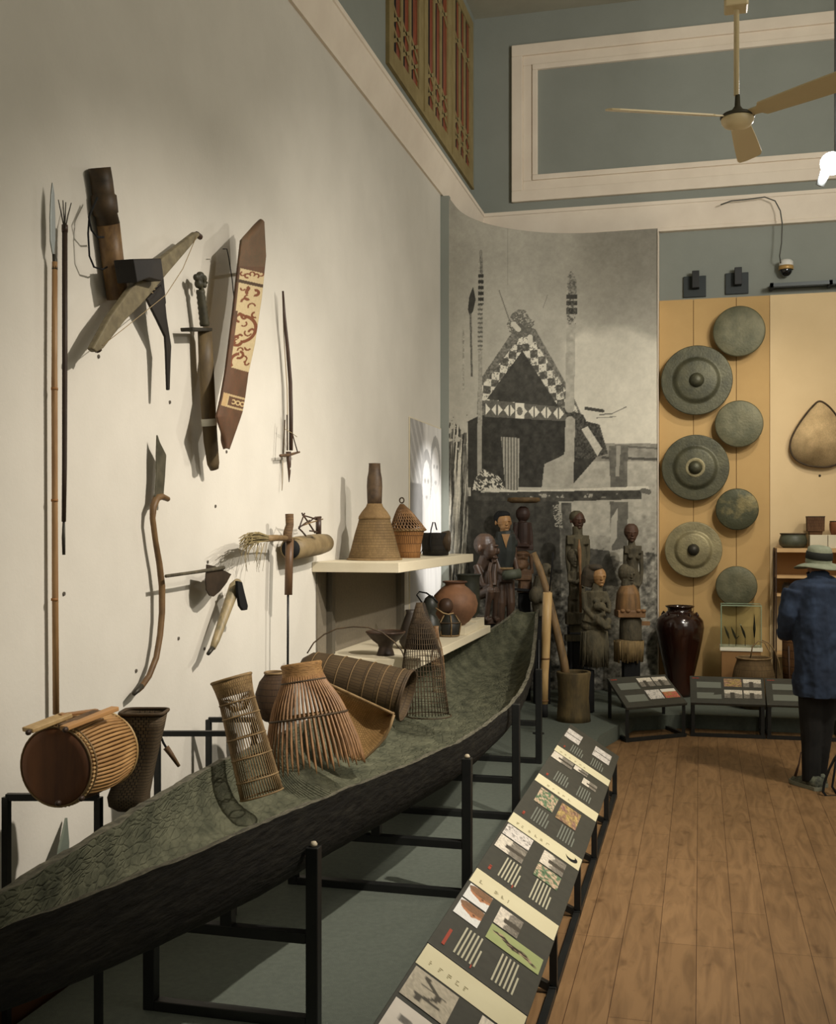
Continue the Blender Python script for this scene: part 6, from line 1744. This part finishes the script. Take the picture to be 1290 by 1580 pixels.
# spotlights hanging from a pole, top right
lp = Vector((.862, 7.96, 4.18)); lp = V3(1284, 252, 7.75)
t = thing('track_spotlight', 'bright white spotlight on a dark pole at the upper right edge', 'spotlight', tuple(lp))
aim = (Vector((-1.0, 3.0, 1.7)) - lp).normalized()
MB().lathe([(.02, -.16), (.06, -.15), (.07, -.05), (.082, .0), (.082, .01), (.076, .01), (.07, -.01)], lp, aim, 24).build('lamp_housing', mat('grey_lamp_metal', srgb(150, 156, 158), .35, metal=.3), t)
MB().lathe([(.001, 0), (.072, 0), (.072, .004), (.001, .008)], lp, aim, 24).build('lens', emit('lamp_glow', (1, .98, .95), 14), t)
ld_ = bpy.data.lights.new('spotlight_spill', 'POINT'); ld_.energy = 38; ld_.color = (1, .97, .93); ld_.shadow_soft_size = .07
lo_ = bpy.data.objects.new('spotlight_spill', ld_); lo_.location = lp + aim * .14; C.objects.link(lo_)
q2 = V3(1269, 277, 7.75)
MB().lathe([(.001, -.05), (.03, -.045), (.034, .03), (.036, .05), (.03, .05), (.001, .045)], q2, (RV * .35 + ZV - FV * .3), 20).build('lamp_housing', MATS['grey_lamp_metal'], t)
MB().lathe([(.001, 0), (.03, 0), (.001, .006)], q2 + (RV * .35 + ZV - FV * .3).normalized() * .048, (RV * .35 + ZV - FV * .3), 20).build('lens', emit('lamp_glow_small', (1, .98, .95), 6), t)
MB().bar(q2, V3(1287, 235, 7.8), .012).build('arm', M_rail, t)
MB().bar(V3(1291, 240, 7.85), (V3(1291, 240, 7.85).x, V3(1291, 240, 7.85).y, ZC), .03).build('pole', M_black, t)

# ------------------------------------------------------------------ the visitor
D_ = 7.4
t = thing('person', 'person seen from behind in a blue shirt, black trousers and a pale green sun hat', 'person', tuple(V3(1258, 1220, D_)))
M_hskin = mat('skin', srgb(150, 110, 84), .55, spec=.3)
body = [
 ['e', 1262, 868, .04, 15, 19, 18], ['e', 1264, 878, .10, 10, 11, 10], ['t', [(1262, 880, .0), (1262, 896, -.01)], [12.5, 13]],
 ['t', [(1262, 900, 0), (1263, 950, 0), (1263, 1010, 0), (1263, 1062, 0)], [30, 34, 31, 32]],
 ['t', [(1233, 908, 0), (1221, 950, .03), (1224, 982, .16)], [10, 9, 8.5]], ['t', [(1222, 985, .16), (1238, 972, .34), (1246, 968, .40)], [9.5, 7.5, 6.2]],
 ['t', [(1293, 908, 0), (1305, 950, .03), (1302, 982, .16)], [10, 9, 8.5]], ['t', [(1304, 985, .16), (1290, 972, .34), (1282, 968, .40)], [9.5, 7.5, 6.2]],
 ['e', 1250, 967, .44, 7, 9, 9], ['e', 1278, 967, .44, 7, 9, 9],
 ['t', [(1252, 1060, 0), (1252, 1130, .01), (1250, 1200, -.02)], [17, 13, 9]], ['t', [(1273, 1060, 0), (1272, 1130, .02), (1268, 1196, .08)], [17, 13, 9]],
]
for bx, sg in ((1250, 1), (1278, -1)):
    for i, (o_, l_) in enumerate(((-5, 8), (-1.7, 10), (1.7, 9.5), (5, 7))):
        body.append(['t', [(bx + o_, 967, .47), (bx + o_ * 1.1, 967 + 4, .50), (bx + o_ * 1.0, 967 + l_, .49)], [2.3, 2.1, 1.8]])
    body.append(['t', [(bx + sg * 5, 963, .43), (bx + sg * 10, 962, .47), (bx + sg * 11, 966, .50)], [2.6, 2.3, 2.0]])
for sg in (-1, 1): body.append(['e', 1262 + sg * 15.5, 872, .02, 2.2, 5, 4])
body.append(['e', 1263, 876, .15, 2.2, 3.5, 3])
carve('body', body, D_, M_hskin, t, .0075, 2)
M_shirt = mat('blue_shirt', srgb(52, 66, 90), .85, srgb(34, 43, 60), 7, (1, 1, .6), bump=1.0, bscale=9)
shirt_ = carve('shirt', [
 ['t', [(1262, 893, 0), (1263, 903, 0), (1263, 950, .0), (1264, 1010, .0), (1264, 1050, .0), (1264, 1074, .0)], [20, 36, 40, 38, 39, 38]],
 ['e', 1263, 912, 0, 47, 24, 27], ['e', 1263, 940, .0, 43, 36, 30], ['e', 1236, 1050, .0, 11, 24, 26], ['e', 1292, 1050, 0, 11, 24, 26],
 ['t', [(1228, 912, 0), (1219, 945, .01), (1221, 978, .10), (1228, 984, .24)], [20, 17, 15, 12]], ['t', [(1298, 912, 0), (1307, 945, .01), (1305, 978, .10), (1298, 984, .24)], [20, 17, 15, 12]],
 ['t', [(1262, 884, .0), (1262, 894, -.01)], [15, 18]]], D_, M_shirt, t, .0085, 2)
tx_ = bpy.data.textures.new('cloth_folds', 'CLOUDS'); tx_.noise_scale = .11; tx_.noise_depth = 2
dm_ = shirt_.modifiers.new('folds', 'DISPLACE'); dm_.texture = tx_; dm_.strength = .030; dm_.mid_level = .5; dm_.texture_coords = 'LOCAL'
MB().lathe([(.064, 0), (.070, .018), (.074, .04), (.066, .036), (.062, .004)], V3(1262, 893, D_ + .005), (0, -.15, 1), 28, cap=False).build('collar', M_shirt, shirt_)
for y_, r in ():
    pass
carve('trousers', [['t', [(1252, 1052, 0), (1252, 1100, .0), (1252, 1150, .0), (1251, 1205, -.01)], [21, 19, 15, 14]], ['t', [(1273, 1052, 0), (1273, 1100, .02), (1270, 1150, .04), (1268, 1200, .08)], [20, 18, 15, 13.5]], ['e', 1262, 1062, 0, 27, 20, 22]], D_, mat('black_trousers', srgb(24, 24, 24), .9, srgb(32, 31, 30), 8, bump=.4), t, .0085, 2)
M_hat = mat('sage_hat_cloth', srgb(146, 150, 130), .85, srgb(128, 134, 114), 12, bump=.3, bscale=60)
hb = V3(1263, 868, D_ + .03)
axh = (ZV - FV * .12 + RV * .06).normalized()
s_ = D_ / F
n = 48; rings = []
for r, h, wv in ((16.5, 0, 0), (23, -1.5, .4), (30, -4, 1), (35.5, -7.5, 1.8), (35.5, -9, 1.8), (30, -5.5, 1), (16, -1.5, 0)):
    rings.append([hb + RV * math.cos(a) * r * s_ + FV * math.sin(a) * r * s_ * .95 + axh * (h + wv * 1.4 * math.sin(2 * a + .6)) * s_ for a in [2 * math.pi * k / n for k in range(n)]])
MB().loft(rings, cap=False).build('hat_brim', M_hat, t)
crown_ = MB().lathe([(19.5 * s_, 0), (19.8 * s_, 4 * s_), (19.3 * s_, 6 * s_), (18.6 * s_, 18 * s_), (17.5 * s_, 23.5 * s_), (14 * s_, 26.5 * s_), (7 * s_, 27.5 * s_), (.001, 27 * s_)], hb - axh * .004, axh, 36, cap=False).build('hat_crown', M_hat, t)
MB().lathe([(19.9 * s_, 6.5 * s_), (20.4 * s_, 7 * s_), (19.6 * s_, 17.5 * s_), (18.4 * s_, 18 * s_)], hb - axh * .004, axh, 36, cap=False).build('hat_band', mat('black_hat_band', srgb(34, 36, 32), .8), crown_)
for x_, dd, tw in ((1250, -.02, 0), (1268, .08, .3)):
    p = V3(x_, 1213, D_, dd); p.z = .0
    d = (FV + RV * (-.35 + tw)).normalized(); r_ = d.cross(ZV).normalized()
    m = MB()
    def sec(f, w, h, z0=0.002): 
        c = p + d * f
        return [c - r_ * w + ZV * z0, c + r_ * w + ZV * z0, c + r_ * w * .95 + ZV * h * .6, c + r_ * w * .5 + ZV * h, c - r_ * w * .5 + ZV * h, c - r_ * w * .95 + ZV * h * .6]
    m.loft([sec(-.09, .022, .05), sec(-.08, .036, .085), sec(-.02, .040, .095), sec(.05, .042, .07), sec(.12, .046, .055), sec(.17, .038, .045), sec(.19, .018, .03)])
    sh_ = m.build('shoe', mat('grey_green_shoe', srgb(106, 110, 94), .7, srgb(52, 54, 48), 30), t)
    m = MB(); m.loft([[q + ZV * (0) for q in [p + d * f - r_ * w + ZV * .001, p + d * f + r_ * w + ZV * .001, p + d * f + r_ * w + ZV * .026, p + d * f - r_ * w + ZV * .026]] for f, w in ((-.095, .024), (-.08, .041), (0, .043), (.12, .05), (.18, .041), (.198, .02))], smooth=False)
    m.build('shoe_sole', mat('pale_sole', srgb(132, 134, 118), .7), sh_)
MB().tube([V3(1236, 1160, D_ - .02), V3(1233, 1178, D_ - .03), V3(1227, 1198, D_ - .04)], [.004, .005, .010], 6).build('dangling_strap', mat('brown_strap', srgb(52, 34, 24), .7), t)

# black bag with strap on the floor at the right edge
p = on_z(1292, 1228, 0.0)
t = thing('black_shoulder_bag', 'black bag with looped straps on the floor at the right edge, beside the shoes', 'bag', (p.x + .08, p.y, 0))
bx_ = lambda w, d, z: [Vector((p.x + .19 + math.copysign(abs(math.cos(q)) ** .5, math.cos(q)) * w, p.y + .03 + math.copysign(abs(math.sin(q)) ** .5, math.sin(q)) * d, z)) for q in [2 * math.pi * k / 28 for k in range(28)]]
MB().loft([bx_(.13, .07, .002), bx_(.15, .085, .02), bx_(.15, .085, .12), bx_(.14, .07, .22), bx_(.11, .035, .27), bx_(.09, .012, .285)]).build('body', M_blackm, t)
MB().tube([(p.x + .08, p.y - .055, .2), (p.x + .3, p.y - .055, .2)], .006, 6).build('zip', M_rail, t)
D_ = p.y * CA - p.x * SA
MB().tube([V3(x, y, D_) for x, y in ((1296, 1160), (1288, 1170), (1279, 1188), (1272, 1208), (1270, 1222), (1276, 1229), (1290, 1229), (1300, 1224))], .011, 8, sq=(1, .5)).build('strap', M_blackm, t)
MB().tube([V3(x, y, D_ + .02) for x, y in ((1290, 1172), (1287, 1195), (1284, 1214), (1292, 1226))], .010, 8, sq=(1, .5)).build('strap', M_blackm, t)

# narrow blade leaning on the wall behind the canoe
t = thing('leaning_blade', 'narrow grey-green pointed blade leaning against the wall below the barrel drum', 'blade', tuple(wl(94, 1345, .06)))
m = MB(); m.prism([wl(84, 1345, .07), wl(89, 1310, .05), wl(100, 1262, .012), wl(103, 1300, .04), wl(102, 1345, .07)], (.008, .004, 0)); m.build('blade', mat('grey_green_metal', srgb(112, 120, 108), .4, metal=.3), t)
MB().tube([wl(93, 1345, .075), wl(93, 1460, .12)], .012, 8).build('shaft', M_cane_d, t)
